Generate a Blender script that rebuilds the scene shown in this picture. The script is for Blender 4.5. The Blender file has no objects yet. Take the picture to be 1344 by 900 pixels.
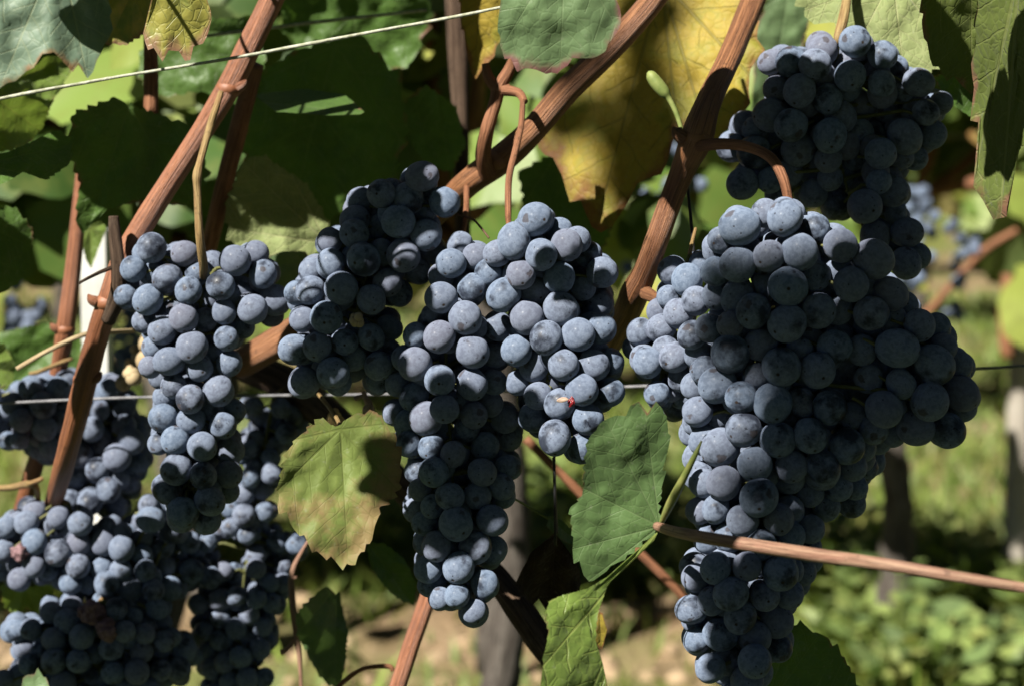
import bpy, bmesh, math, random
from mathutils import Vector, Matrix, Quaternion, noise
R = math.radians
scene = bpy.context.scene
COL = scene.collection
random.seed(11)

# ------------------------------------------------------------------ camera, light
FPX = 2800.0                       # focal length in photo pixels (1344 wide)
CAM = Vector((0, 0, 0.8))
PITCH = R(6)
cam = bpy.data.cameras.new('camera'); camo = bpy.data.objects.new('camera', cam); COL.objects.link(camo)
cam.lens = 75.0; cam.sensor_width = 36.0; cam.clip_start = 0.02; cam.clip_end = 3000
camo.location = CAM; camo.rotation_euler = (R(90) - PITCH, 0, 0)
cam.dof.use_dof = True; cam.dof.focus_distance = 0.90; cam.dof.aperture_fstop = 10.5
scene.camera = camo
SUN_EL, SUN_AZ = R(44), R(39)      # azimuth: degrees to the left of straight behind the camera
S = Vector((-math.cos(SUN_EL)*math.sin(SUN_AZ), -math.cos(SUN_EL)*math.cos(SUN_AZ), math.sin(SUN_EL)))
world = bpy.data.worlds.new('World'); scene.world = world; world.use_nodes = True
wn = world.node_tree.nodes; bg = wn['Background']
sky = wn.new('ShaderNodeTexSky'); sky.sky_type = 'NISHITA'; sky.sun_disc = False
sky.altitude = 2500; sky.air_density = .12; sky.dust_density = .05; sky.sun_elevation = SUN_EL; sky.sun_rotation = R(180) + SUN_AZ
world.node_tree.links.new(sky.outputs[0], bg.inputs[0]); bg.inputs[1].default_value = 0.05
sl = bpy.data.lights.new('sun', 'SUN'); sl.energy = 5.0; sl.angle = R(0.53); sl.color = (1.0, 0.95, 0.86)
so = bpy.data.objects.new('sun', sl); COL.objects.link(so)
so.rotation_euler = S.to_track_quat('Z', 'Y').to_euler(); so.location = (-3, -4, 6)
vs = scene.view_settings
vs.view_transform = 'Standard'; vs.look = 'None'; vs.gamma = 1; vs.exposure = 1.25; vs.use_curve_mapping = False
scene.cycles.use_denoising = True
scene.cycles.max_bounces = 4; scene.cycles.diffuse_bounces = 1; scene.cycles.glossy_bounces = 2; scene.cycles.transmission_bounces = 2; scene.cycles.transparent_max_bounces = 6; scene.cycles.sample_clamp_indirect = 6

FWD = Vector((0, math.cos(PITCH), -math.sin(PITCH))); UP = Vector((0, math.sin(PITCH), math.cos(PITCH))); RT = Vector((1, 0, 0))
def W(px, py, D):
    return CAM + FWD*D + RT*((px-672)/FPX*D) + UP*((450-py)/FPX*D)
def PX(p):
    v = p - CAM; D = v.dot(FWD)
    return (672 + v.dot(RT)/D*FPX, 450 - v.dot(UP)/D*FPX, D)

# ------------------------------------------------------------------ helpers
def link(name, me, mats=None, parent=None, smooth=True):
    o = bpy.data.objects.new(name, me); COL.objects.link(o)
    for m in (mats if isinstance(mats, (list, tuple)) else [mats] if mats else []): me.materials.append(m)
    if smooth and len(me.polygons): me.polygons.foreach_set('use_smooth', [True]*len(me.polygons))
    if parent: o.parent = parent
    return o
def tag(o, label=None, cat=None, group=None, kind=None):
    if label: o['label'] = label
    if cat: o['category'] = cat
    if group: o['group'] = group
    if kind: o['kind'] = kind
    return o
def empty(name, loc=(0, 0, 0)):
    o = bpy.data.objects.new(name, None); COL.objects.link(o); o.location = loc; o.empty_display_size = 0.01
    return o
def catmull(P, sub):
    out = []
    n = len(P)
    for i in range(n-1):
        a, b, c, d = P[max(i-1, 0)], P[i], P[i+1], P[min(i+2, n-1)]
        for k in range(sub):
            t = k/sub
            out.append([0.5*((2*b[j]) + (-a[j]+c[j])*t + (2*a[j]-5*b[j]+4*c[j]-d[j])*t*t + (-a[j]+3*b[j]-3*c[j]+d[j])*t**3) for j in range(len(b))])
    out.append(list(P[-1]))
    return out
class MB:
    """collects geometry for one mesh"""
    def __init__(s): s.v = []; s.f = []; s.uv = []
    def tube(s, P, seg=12, sub=8, rough=0.0, seed=0, flute=0):
        """P: list of (x,y,z,r) world points"""
        Q = catmull(P, sub); n = len(Q); b0 = len(s.v); L = 0; vl = []
        for i, q in enumerate(Q):
            p = Vector(q[:3]); a = Vector(Q[max(i-1, 0)][:3]); b = Vector(Q[min(i+1, n-1)][:3])
            t = (b-a).normalized()
            if i: L += (p-Vector(Q[i-1][:3])).length
            vl.append(L)
            side = t.cross(FWD)
            if side.length < 1e-4: side = Vector((1, 0, 0))
            side.normalize(); back = side.cross(t).normalized()
            if back.dot(FWD) < 0: back = -back
            for k in range(seg):
                an = 2*math.pi*k/seg
                r = q[3]
                if rough: r *= 1 + rough*(noise.noise(Vector((math.cos(an)*1.3+seed, math.sin(an)*1.3, L*60)))) + 0.5*rough*noise.noise(Vector((math.cos(an)*4+seed, math.sin(an)*4, L*25)))
                if flute: r *= 1 + flute*math.sin(an*9+seed)
                s.v.append(p + back*(math.cos(an)*r) + side*(math.sin(an)*r))
        for i in range(n-1):
            for k in range(seg):
                k2 = (k+1) % seg
                s.f.append((b0+i*seg+k, b0+i*seg+k2, b0+(i+1)*seg+k2, b0+(i+1)*seg+k))
                s.uv.append(((k/seg, vl[i]), ((k+1)/seg, vl[i]), ((k+1)/seg, vl[i+1]), (k/seg, vl[i+1])))
        for e, i in ((0, 0), (1, n-1)):
            c = len(s.v); s.v.append(Vector(Q[i][:3]))
            for k in range(seg):
                k2 = (k+1) % seg
                s.f.append((c, b0+i*seg+k2, b0+i*seg+k) if e == 0 else (c, b0+i*seg+k, b0+i*seg+k2)); s.uv.append(((.5, vl[i]),)*3)
    def ball(s, c, r, seg=8, rings=6, sz=1.0):
        b0 = len(s.v)
        for i in range(rings+1):
            th = math.pi*i/rings
            for k in range(seg):
                an = 2*math.pi*k/seg
                s.v.append(Vector(c)+Vector((math.sin(th)*math.cos(an)*r, math.sin(th)*math.sin(an)*r, math.cos(th)*r*sz)))
        for i in range(rings):
            for k in range(seg):
                k2 = (k+1) % seg
                s.f.append((b0+i*seg+k, b0+(i+1)*seg+k, b0+(i+1)*seg+k2, b0+i*seg+k2)); s.uv.append(((0, 0),)*4)
    def poly(s, pts):
        b0 = len(s.v); s.v += [Vector(p) for p in pts]; s.f.append(tuple(range(b0, b0+len(pts)))); s.uv.append(((0, 0),)*len(pts))
    def fan(s, c, pts):
        b0 = len(s.v); s.v.append(Vector(c)); s.v += [Vector(p) for p in pts]; n = len(pts)
        for i in range(n):
            s.f.append((b0, b0+1+i, b0+1+(i+1) % n)); s.uv.append(((0, 0),)*3)
    def build(s, name, mat, parent=None, origin=None, smooth=True):
        me = bpy.data.meshes.new(name)
        o = Vector(origin) if origin is not None else Vector((0, 0, 0))
        me.from_pydata([tuple(v-o) for v in s.v], [], s.f)
        uvl = me.uv_layers.new(name='UVMap')
        flat = [c for f in s.uv for uv in f for c in uv]
        uvl.data.foreach_set('uv', flat)
        ob = link(name, me, mat, parent, smooth)
        if parent is None: ob.location = o
        return ob

# ------------------------------------------------------------------ materials
def nodes(name):
    m = bpy.data.materials.new(name); m.use_nodes = True
    nt = m.node_tree; nt.nodes.clear()
    out = nt.nodes.new('ShaderNodeOutputMaterial')
    return m, nt, out
class G:
    """small node-graph writer"""
    def __init__(s, nt): s.nt = nt
    def n(s, t, **kw):
        nd = s.nt.nodes.new(t)
        for k, v in kw.items(): setattr(nd, k, v)
        return nd
    def set(s, sock, val):
        if isinstance(val, bpy.types.NodeSocket): s.nt.links.new(val, sock)
        elif val is not None: sock.default_value = val
    def m(s, op, a, b=None, c=None, clamp=False):
        nd = s.n('ShaderNodeMath', operation=op); nd.use_clamp = clamp
        s.set(nd.inputs[0], a)
        if b is not None: s.set(nd.inputs[1], b)
        if c is not None: s.set(nd.inputs[2], c)
        return nd.outputs[0]
    def mix(s, f, a, b, blend='MIX'):
        nd = s.n('ShaderNodeMix', data_type='RGBA', blend_type=blend)
        s.set(nd.inputs[0], f)
        for k, v in ((6, a), (7, b)):
            s.set(nd.inputs[k], v if isinstance(v, bpy.types.NodeSocket) else (*v, 1) if len(v) == 3 else v)
        return nd.outputs[2]
    def noise(s, vec, scale, detail=4, rough=.55, out=0):
        nd = s.n('ShaderNodeTexNoise'); s.set(nd.inputs['Vector'], vec)
        nd.inputs['Scale'].default_value = scale; nd.inputs['Detail'].default_value = detail; nd.inputs['Roughness'].default_value = rough
        return nd.outputs[out]
    def step(s, x, a, b):
        nd = s.n('ShaderNodeMapRange'); nd.interpolation_type = 'SMOOTHSTEP'
        s.set(nd.inputs[0], x); s.set(nd.inputs[1], a); s.set(nd.inputs[2], b)
        return nd.outputs[0]
    def vadd(s, a, b):
        nd = s.n('ShaderNodeVectorMath', operation='ADD'); s.set(nd.inputs[0], a); s.set(nd.inputs[1], b); return nd.outputs[0]
    def vmul(s, a, b):
        nd = s.n('ShaderNodeVectorMath', operation='MULTIPLY'); s.set(nd.inputs[0], a); s.set(nd.inputs[1], b); return nd.outputs[0]
    def bump(s, h, strength, dist):
        nd = s.n('ShaderNodeBump'); nd.inputs['Strength'].default_value = strength; nd.inputs['Distance'].default_value = dist
        s.set(nd.inputs['Height'], h); return nd.outputs[0]
    def bsdf(s, col, rough, spec=.5, normal=None, **kw):
        nd = s.n('ShaderNodeBsdfPrincipled')
        s.set(nd.inputs['Base Color'], col if isinstance(col, bpy.types.NodeSocket) else (*col, 1))
        s.set(nd.inputs['Roughness'], rough); s.set(nd.inputs['Specular IOR Level'], spec)
        if normal is not None: s.set(nd.inputs['Normal'], normal)
        for k, v in kw.items(): s.set(nd.inputs[k], v)
        return nd.outputs[0]

def berry_mat(name='grape_skin', bloom=(.128, .178, .262), tint=(.162, .180, .245), shrivel=False):
    m, nt, out = nodes(name); g = G(nt)
    tc = g.n('ShaderNodeTexCoord'); oi = g.n('ShaderNodeObjectInfo')
    cx = g.n('ShaderNodeCombineXYZ')
    r1 = g.m('MULTIPLY', oi.outputs['Random'], 91.0)
    r2 = g.m('FRACT', g.m('MULTIPLY', oi.outputs['Random'], 17.31)); r3 = g.m('FRACT', g.m('MULTIPLY', oi.outputs['Random'], 53.77))
    g.set(cx.inputs[0], r1); g.set(cx.inputs[1], g.m('MULTIPLY', r2, 40)); g.set(cx.inputs[2], g.m('MULTIPLY', r3, 60))
    v = g.vadd(g.vmul(tc.outputs['Object'], (140, 140, 140)), cx.outputs[0])
    n1 = g.noise(v, .75, 5, .6)           # broad rubbed areas
    n2 = g.noise(v, 3.2, 5, .65)          # fine mottling
    n3 = g.noise(v, .45, 3, .5)
    col = g.mix(r2, bloom, tint)
    col = g.mix(g.step(n2, .35, .70), g.mix(.35, col, (.06, .075, .11)), g.mix(.6, col, (.23, .28, .37)))
    dark = (.014, .017, .028)
    rub = g.m('MULTIPLY', g.step(n1, g.m('ADD', .41, g.m('MULTIPLY', r3, .26)), g.m('ADD', .62, g.m('MULTIPLY', r3, .16))), .88)
    rub = g.m('ADD', rub, g.m('MULTIPLY', g.step(n2, .58, .68), .38), clamp=True)
    col = g.mix(rub, col, dark)
    # purple cast on some
    col = g.mix(g.m('MULTIPLY', g.step(r3, .6, 1.0), .30), col, (.115, .095, .12))
    vo = g.n('ShaderNodeTexVoronoi'); g.set(vo.inputs['Vector'], v); vo.inputs['Scale'].default_value = 2.6
    sp = g.m('SUBTRACT', 1.0, g.step(vo.outputs['Distance'], .08, .16))
    cs = g.n('ShaderNodeSeparateColor'); g.set(cs.inputs[0], vo.outputs['Color'])
    sp = g.m('MULTIPLY', sp, g.m('GREATER_THAN', cs.outputs[0], .66))
    col = g.mix(g.m('MULTIPLY', sp, .85), col, (.012, .010, .012))
    # larger brown scars on a few berries
    vo2 = g.n('ShaderNodeTexVoronoi'); g.set(vo2.inputs['Vector'], g.vadd(v, g.vmul(g.noise(v, 2.5, 3, .5, 1), (.55, .55, .55)))); vo2.inputs['Scale'].default_value = .8
    cs2 = g.n('ShaderNodeSeparateColor'); g.set(cs2.inputs[0], vo2.outputs['Color'])
    sc = g.m('MULTIPLY', g.m('SUBTRACT', 1.0, g.step(vo2.outputs['Distance'], .16, .24)), g.m('GREATER_THAN', cs2.outputs[1], .72))
    col = g.mix(g.m('MULTIPLY', sc, .72), col, (.055, .042, .042))
    # stylar scar at the pole (object -z)
    sx = g.n('ShaderNodeSeparateXYZ'); g.set(sx.inputs[0], g.vmul(tc.outputs['Object'], (140, 140, 140)))
    rad = g.m('SQRT', g.m('ADD', g.m('MULTIPLY', sx.outputs[0], sx.outputs[0]), g.m('MULTIPLY', sx.outputs[1], sx.outputs[1])))
    pol = g.m('MULTIPLY', g.m('SUBTRACT', 1.0, g.step(rad, .05, .13)), g.m('LESS_THAN', sx.outputs[2], 0.0))
    col = g.mix(pol, col, (.035, .024, .018))
    rough = g.m('SUBTRACT', .72, g.m('MULTIPLY', rub, .30))
    h = g.m('ADD', g.m('MULTIPLY', n2, .25), g.m('ADD', g.m('MULTIPLY', sp, -.5), g.m('MULTIPLY', sc, -.4)))
    b = g.bsdf(col, rough, .22, g.bump(h, .45, .0008), **{'Diffuse Roughness': .7, 'Coat Weight': .03, 'Coat Roughness': .22})
    nt.links.new(b, out.inputs[0]); return m

def leaf_mat(name, green, vein, spot=None, spot_amt=.0, edge_col=(.10, .05, .03), edge_amt=0.0, under=None, trans=.28, rough=.46, spec=.45, vein_str=.75, bumps=1.0):
    m, nt, out = nodes(name); g = G(nt)
    uv = g.n('ShaderNodeUVMap', uv_map='UVMap'); s = g.n('ShaderNodeSeparateXYZ'); g.set(s.inputs[0], uv.outputs[0])
    u, v = s.outputs[0], s.outputs[1]
    tc = g.n('ShaderNodeTexCoord'); oi = g.n('ShaderNodeObjectInfo')
    ob = g.vadd(tc.outputs['Object'], g.vmul(oi.outputs['Location'], (7, 7, 7)))
    at = g.n('ShaderNodeAttribute', attribute_name='edge'); edge = at.outputs['Fac']
    wob = g.noise(ob, 90, 2, .5)
    av = g.m('ADD', g.m('ABSOLUTE', v), g.m('MULTIPLY', g.m('SUBTRACT', wob, .5), .006))
    wid = g.m('MAXIMUM', g.m('SUBTRACT', .0115, g.m('MULTIPLY', u, .009)), .003)
    main = g.m('SUBTRACT', 1.0, g.step(av, g.m('MULTIPLY', wid, .4), wid))
    P = .155
    sgn = g.m('MULTIPLY', g.m('GREATER_THAN', v, 0.0), .5)
    q = g.m('ADD', g.m('DIVIDE', g.m('ADD', g.m('SUBTRACT', u, g.m('MULTIPLY', g.m('ABSOLUTE', v), .85)), g.m('MULTIPLY', g.m('SUBTRACT', wob, .5), .05)), P), sgn)
    fr = g.m('FRACT', q); dist = g.m('MULTIPLY', g.m('SUBTRACT', .5, g.m('ABSOLUTE', g.m('SUBTRACT', fr, .5))), P*.76)
    sec = g.m('SUBTRACT', 1.0, g.step(dist, .0015, .0055))
    vo = g.n('ShaderNodeTexVoronoi', feature='DISTANCE_TO_EDGE'); g.set(vo.inputs['Vector'], g.vadd(ob, g.vmul(g.noise(ob, 120, 2, .5, 1), (.004, .004, .004)))); vo.inputs['Scale'].default_value = 210
    ter = g.m('SUBTRACT', 1.0, g.step(vo.outputs['Distance'], .0, .12))
    vall = g.m('MAXIMUM', main, g.m('MAXIMUM', g.m('MULTIPLY', sec, .75), g.m('MULTIPLY', ter, .22)))
    n1 = g.noise(ob, 28, 5, .6); n2 = g.noise(ob, 140, 4, .6); n3 = g.noise(ob, 420, 3, .6)
    col = g.mix(g.step(n1, .30, .72), [c*.78 for c in green], [min(1, c*1.18) for c in green])
    col = g.mix(g.m('MULTIPLY', g.step(n2, .45, .75), .30), col, [min(1, c*1.4) for c in green])
    if spot is not None:
        col = g.mix(g.m('MULTIPLY', g.step(g.m('ADD', g.m('ADD', g.m('MULTIPLY', n1, .7), g.m('MULTIPLY', n2, .3)), g.m('MULTIPLY', edge, .12)), .62-.28*spot_amt, .74-.2*spot_amt), .85), col, spot)
    if edge_amt:
        e = g.step(g.m('ADD', edge, g.m('MULTIPLY', g.m('SUBTRACT', g.noise(ob, 50, 4, .6), .5), .55)), 1.03-.22*edge_amt, 1.10-.12*edge_amt)
        col = g.mix(e, col, g.mix(n2, edge_col, [min(1, c*2.6) for c in edge_col]))
    col = g.mix(g.m('MULTIPLY', vall, vein_str), col, vein)
    col = g.mix(g.m('MULTIPLY', g.step(n3, .60, .72), .18), col, (.30, .30, .24))
    geo = g.n('ShaderNodeNewGeometry')
    und = under if under else [min(1, c*1.5+.03) for c in green]
    ucol = g.mix(g.m('MULTIPLY', vall, .7), g.mix(n1, [c*.85 for c in und], [min(1, c*1.15) for c in und]), [min(1, c*1.5) for c in und])
    c2 = g.mix(geo.outputs['Backfacing'], col, ucol)
    hgt = g.m('ADD', g.m('MULTIPLY', vall, -.7), g.m('ADD', g.m('MULTIPLY', n2, .5), g.m('MULTIPLY', g.step(vo.outputs['Distance'], 0, .5), .2)))
    bp = g.bump(hgt, .55*bumps, .0012)
    rr = g.m('ADD', rough, g.m('MULTIPLY', geo.outputs['Backfacing'], .22))
    b = g.bsdf(c2, rr, spec, bp, **{'Sheen Weight': .08})
    tr = g.n('ShaderNodeBsdfTranslucent'); g.set(tr.inputs[0], g.mix(.55, c2, g.mix(1.0, c2, (1.0, 1.0, .35), 'MULTIPLY'))); g.set(tr.inputs['Normal'], bp)
    mx = g.n('ShaderNodeMixShader'); mx.inputs[0].default_value = trans
    nt.links.new(b, mx.inputs[1]); nt.links.new(tr.outputs[0], mx.inputs[2]); nt.links.new(mx.outputs[0], out.inputs[0])
    return m

def bark_mat(name, c1, c2, c3, ridges=16, stretch=14, rough=.7, bump=.6, spec=.3, blotch=.5):
    m, nt, out = nodes(name); g = G(nt)
    uv = g.n('ShaderNodeUVMap', uv_map='UVMap'); tc = g.n('ShaderNodeTexCoord')
    v = g.vmul(uv.outputs[0], (ridges, stretch, 1))
    ob = tc.outputs['Object']
    n1 = g.noise(v, 1.0, 6, .65); n2 = g.noise(g.vmul(uv.outputs[0], (ridges*3.2, stretch*2.2, 1)), 1.0, 4, .6)
    n3 = g.noise(ob, 45, 5, .6); n4 = g.noise(ob, 300, 4, .6)
    col = g.mix(g.step(n1, .38, .62), c1, c2)
    col = g.mix(g.m('MULTIPLY', g.step(n3, .50, .72), blotch), col, c3)
    col = g.mix(g.m('MULTIPLY', g.step(n2, .50, .66), .7), col, [c*.35 for c in c1])
    col = g.mix(g.m('MULTIPLY', g.step(n4, .62, .70), .5), col, [c*.3 for c in c1])
    h = g.m('ADD', g.m('MULTIPLY', n1, .7), g.m('ADD', g.m('MULTIPLY', n2, .5), g.m('MULTIPLY', n4, .15)))
    nt.links.new(g.bsdf(col, rough, spec, g.bump(h, bump, .0026)), out.inputs[0]); return m

def plain_mat(name, c1, c2, scale=40, rough=.7, bump=.3, spec=.3, dist=.001):
    m, nt, out = nodes(name); g = G(nt); tc = g.n('ShaderNodeTexCoord')
    n1 = g.noise(tc.outputs['Object'], scale, 5, .6)
    nt.links.new(g.bsdf(g.mix(g.step(n1, .3, .7), c1, c2), rough, spec, g.bump(n1, bump, dist)), out.inputs[0]); return m

def crown_mat(name, cols, trans=.3):
    m, nt, out = nodes(name); g = G(nt)
    geo = g.n('ShaderNodeNewGeometry'); rp = geo.outputs['Random Per Island']
    cr = g.n('ShaderNodeValToRGB'); e = cr.color_ramp
    for i, (p, c) in enumerate(cols):
        el = e.elements[i] if i < 2 else e.elements.new(p)
        el.position = p; el.color = (*c, 1)
    g.set(cr.inputs[0], rp)
    tc = g.n('ShaderNodeTexCoord')
    n1 = g.noise(tc.outputs['Object'], 45, 4, .6)
    col = g.mix(g.m('MULTIPLY', g.step(n1, .4, .7), .4), cr.outputs[0], (.16, .17, .04))
    col = g.mix(g.m('MULTIPLY', geo.outputs['Backfacing'], .35), col, (.20, .24, .13))
    b = g.bsdf(col, .5, .4, g.bump(n1, .3, .002)); tr = g.n('ShaderNodeBsdfTranslucent'); g.set(tr.inputs[0], g.mix(.5, col, (.22, .26, .03)))
    mx = g.n('ShaderNodeMixShader'); mx.inputs[0].default_value = trans
    nt.links.new(b, mx.inputs[1]); nt.links.new(tr.outputs[0], mx.inputs[2]); nt.links.new(mx.outputs[0], out.inputs[0]); return m

SKIN = berry_mat()
RAISIN = plain_mat('shrivelled_skin', (.11, .06, .065), (.24, .15, .16), 500, .7, .9, .2)
STEMG = plain_mat('green_stem', (.12, .16, .04), (.22, .25, .08), 120, .55, .3)
PETG = plain_mat('petiole_green', (.13, .17, .04), (.22, .22, .07), 120, .5, .2)
STEMD = plain_mat('dark_green_stem', (.07, .075, .022), (.13, .13, .045), 150, .6, .3)
STEMY = bark_mat('yellow_stem', (.20, .125, .05), (.28, .20, .085), (.24, .12, .06), 7, 35, .65, .5)
STEMB = bark_mat('brown_stem', (.16, .065, .03), (.27, .12, .06), (.12, .05, .03), 10, 30)
PINK = bark_mat('pink_stem', (.20, .105, .070), (.30, .19, .125), (.28, .13, .095), 8, 25, .6, .5)
CANE = bark_mat('cane_bark', (.150, .056, .020), (.30, .130, .052), (.20, .072, .028), 20, 12, .66, 1.0, .6)
CANER = bark_mat('red_cane_bark', (.175, .060, .024), (.29, .112, .050), (.12, .042, .020), 16, 12, .58, .8, .6)
OLDB = bark_mat('old_bark', (.055, .035, .024), (.12, .08, .055), (.16, .12, .09), 20, 22, .9, 1.0, .15)
GREYB = bark_mat('grey_bark', (.06, .05, .042), (.12, .105, .09), (.05, .038, .03), 12, 18, .9, 1.0, .15)
STRAW = bark_mat('straw_stem', (.30, .22, .12), (.45, .36, .22), (.22, .15, .08), 6, 30, .7, .4)
WIRE = plain_mat('galvanised_wire', (.10, .10, .11), (.22, .22, .23), 200, .4, .2, .6)
STRING = plain_mat('pale_string', (.24, .25, .16), (.46, .46, .38), 350, .7, .6)
WHITE = plain_mat('white_paint', (.45, .45, .42), (.62, .62, .59), 25, .5, .1)
DARKW = plain_mat('black_wire', (.012, .012, .014), (.03, .03, .03), 100, .5, .2)
DRY = plain_mat('dry_leaf', (.035, .018, .012), (.085, .045, .03), 60, .8, .7)
DRYP = plain_mat('papery_dry_tissue', (.30, .19, .14), (.48, .36, .27), 80, .8, .6)

LM = {
 'grey':   leaf_mat('leaf_grey_green', (.125, .185, .125), (.26, .30, .17), rough=.55, bumps=.6, trans=.18, vein_str=.6, edge_amt=.25, edge_col=(.12, .07, .03)),
 'fresh':  leaf_mat('leaf_fresh_green', (.125, .195, .085), (.20, .27, .13), rough=.5, bumps=.55, trans=.22, vein_str=.35, edge_amt=.45, edge_col=(.11, .05, .045)),
 'mottle': leaf_mat('leaf_mottled_green', (.145, .21, .055), (.25, .28, .10), spot=(.34, .30, .06), spot_amt=.55, edge_amt=1.0, edge_col=(.13, .07, .04), trans=.25, vein_str=.4),
 'yellow': leaf_mat('leaf_yellow', (.38, .28, .04), (.14, .13, .03), spot=(.26, .25, .035), spot_amt=.2, edge_amt=.7, edge_col=(.13, .06, .02), trans=.32, under=(.34, .27, .10), vein_str=.55, rough=.6, spec=.3),
 'turning':leaf_mat('leaf_turning', (.155, .205, .048), (.11, .13, .03), spot=(.24, .16, .075), spot_amt=.42, edge_amt=.25, edge_col=(.10, .06, .03), trans=.25, vein_str=.35, rough=.6, spec=.25, bumps=.5),
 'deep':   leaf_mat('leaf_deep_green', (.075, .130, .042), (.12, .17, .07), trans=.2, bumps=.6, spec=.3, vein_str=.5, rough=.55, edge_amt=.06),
 'blocker': leaf_mat('leaf_blocker', (.05, .09, .022), (.08, .12, .04), trans=.08, vein_str=.4),  # only for the added leaves that cast shade
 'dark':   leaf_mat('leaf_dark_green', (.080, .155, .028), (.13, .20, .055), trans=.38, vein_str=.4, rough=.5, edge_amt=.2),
 'under':  leaf_mat('leaf_pale_underside', (.21, .25, .10), (.34, .36, .17), under=(.21, .25, .10), trans=.25, vein_str=.9, rough=.7, spec=.2, bumps=1.4),
 'olive':  leaf_mat('leaf_olive', (.115, .150, .032), (.19, .21, .07), trans=.3, vein_str=.5, rough=.62, spec=.25, edge_amt=.35, under=(.14, .17, .06), spot=(.09, .12, .025), spot_amt=.5),
 'lime':   leaf_mat('leaf_lime', (.155, .23, .045), (.27, .30, .08), trans=.35, vein_str=.5, edge_amt=.3),
 'dry':    leaf_mat('leaf_dry_brown', (.035, .020, .012), (.07, .04, .025), trans=.1, vein_str=.6, rough=.8, spec=.15, bumps=1.6),
 'papery': leaf_mat('leaf_papery', (.36, .26, .18), (.24, .16, .10), trans=.2, vein_str=.6, rough=.8, spec=.15),
}

# ------------------------------------------------------------------ ground and sky line
def ground():
    m, nt, out = nodes('vineyard_soil'); g = G(nt); tc = g.n('ShaderNodeTexCoord'); ob = tc.outputs['Object']
    n1 = g.noise(ob, 1.3, 6, .6); n2 = g.noise(ob, 9, 6, .65); n3 = g.noise(ob, 60, 5, .6)
    col = g.mix(g.step(n2, .3, .7), (.20, .135, .075), (.33, .235, .14))
    col = g.mix(g.m('MULTIPLY', g.step(n3, .5, .7), .5), col, (.40, .31, .20))
    col = g.mix(g.m('MULTIPLY', g.step(n1, .42, .58), .75), col, (.12, .16, .04))
    sy = g.n('ShaderNodeSeparateXYZ'); g.set(sy.inputs[0], ob)
    col = g.mix(g.m('MULTIPLY', g.m('SUBTRACT', 1.0, g.step(g.m('ADD', sy.outputs[1], g.m('MULTIPLY', n1, .5)), 2.4, 2.8)), .9), col, g.mix(n3, (.028, .05, .012), (.06, .085, .02)))
    h = g.m('ADD', g.m('MULTIPLY', n2, .6), g.m('MULTIPLY', n3, .4))
    nt.links.new(g.bsdf(col, .95, .1, g.bump(h, 1.0, .05)), out.inputs[0])
    me = bpy.data.meshes.new('ground'); V = []; F = []
    xs = [-800, -200, -60, -20, -10] + [-5 + i*.125 for i in range(81)] + [10, 20, 60, 200, 800]
    ys = [-400, -100, -20, -5, 0] + [1 + i*.125 for i in range(81)] + [14, 20, 40, 90, 200, 500, 1500]
    for y in ys:
        for x in xs:
            z = .035*noise.noise(Vector((x*2.1, y*2.1, 0))) + .02*noise.noise(Vector((x*6, y*6, 3)))
            V.append((x, y, z))
    w = len(xs)
    for j in range(len(ys)-1):
        for i in range(w-1): F.append((j*w+i, j*w+i+1, (j+1)*w+i+1, (j+1)*w+i))
    me.from_pydata(V, [], F)
    return tag(link('ground', me, m), kind='structure')
ground()
def hill():
    m = plain_mat('wooded_hill', (.05, .07, .025), (.10, .12, .045), 2.0, .95, .5, .1)
    me = bpy.data.meshes.new('hills'); V = []; F = []; n = 60
    for j in range(6):
        for i in range(n+1):
            x = -120 + 240*i/n; V.append((x, 60+j*14, (0, 5, 10, 15, 18, 0)[j]*(.8+.5*noise.noise(Vector((x*.03, j*.3, 0))))))
    for j in range(5):
        for i in range(n): a = j*(n+1)+i; F.append((a, a+1, a+n+2, a+n+1))
    me.from_pydata(V, [], F)
    tag(link('hills', me, m), kind='structure')
hill()

# ------------------------------------------------------------------ leaves
LOBES = [(0, 1.0), (26, .80), (52, .88), (80, .62), (108, .70), (140, .52), (166, .30), (180, .10)]
def lobe_r(d):
    d = abs(d)
    for (a, ra), (b, rb) in zip(LOBES, LOBES[1:]):
        if d <= b:
            t = (d-a)/(b-a); t = t*t*(3-2*t); return ra+(rb-ra)*t
    return .1
def gen_outline(bx, by, length, tip, wid=1.0, seed=0):
    rnd = random.Random(seed); pts = []; ph = rnd.uniform(0, 6)
    for k in range(72):
        d = -180+5*k
        r = lobe_r(d)*length*(1+.07*math.sin(3*R(d)+ph))
        x, y = r*math.cos(R(d)), r*math.sin(R(d))*wid
        c, s_ = math.cos(R(tip)), math.sin(R(tip))
        pts.append((bx+x*c-y*s_, by-(x*s_+y*c)))
    return pts
def ray_poly(c, d, poly):
    best = None; n = len(poly)
    for i in range(n):
        a, b = poly[i], poly[(i+1) % n]
        ex, ey = b[0]-a[0], b[1]-a[1]
        den = d[0]*ey-d[1]*ex
        if abs(den) < 1e-9: continue
        ax, ay = a[0]-c[0], a[1]-c[1]
        t = (ax*ey-ay*ex)/den; s_ = (ax*d[1]-ay*d[0])/den
        if t > 0 and -1e-6 <= s_ <= 1+1e-6 and (best is None or t > best): best = t
    return best or 1.0
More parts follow.
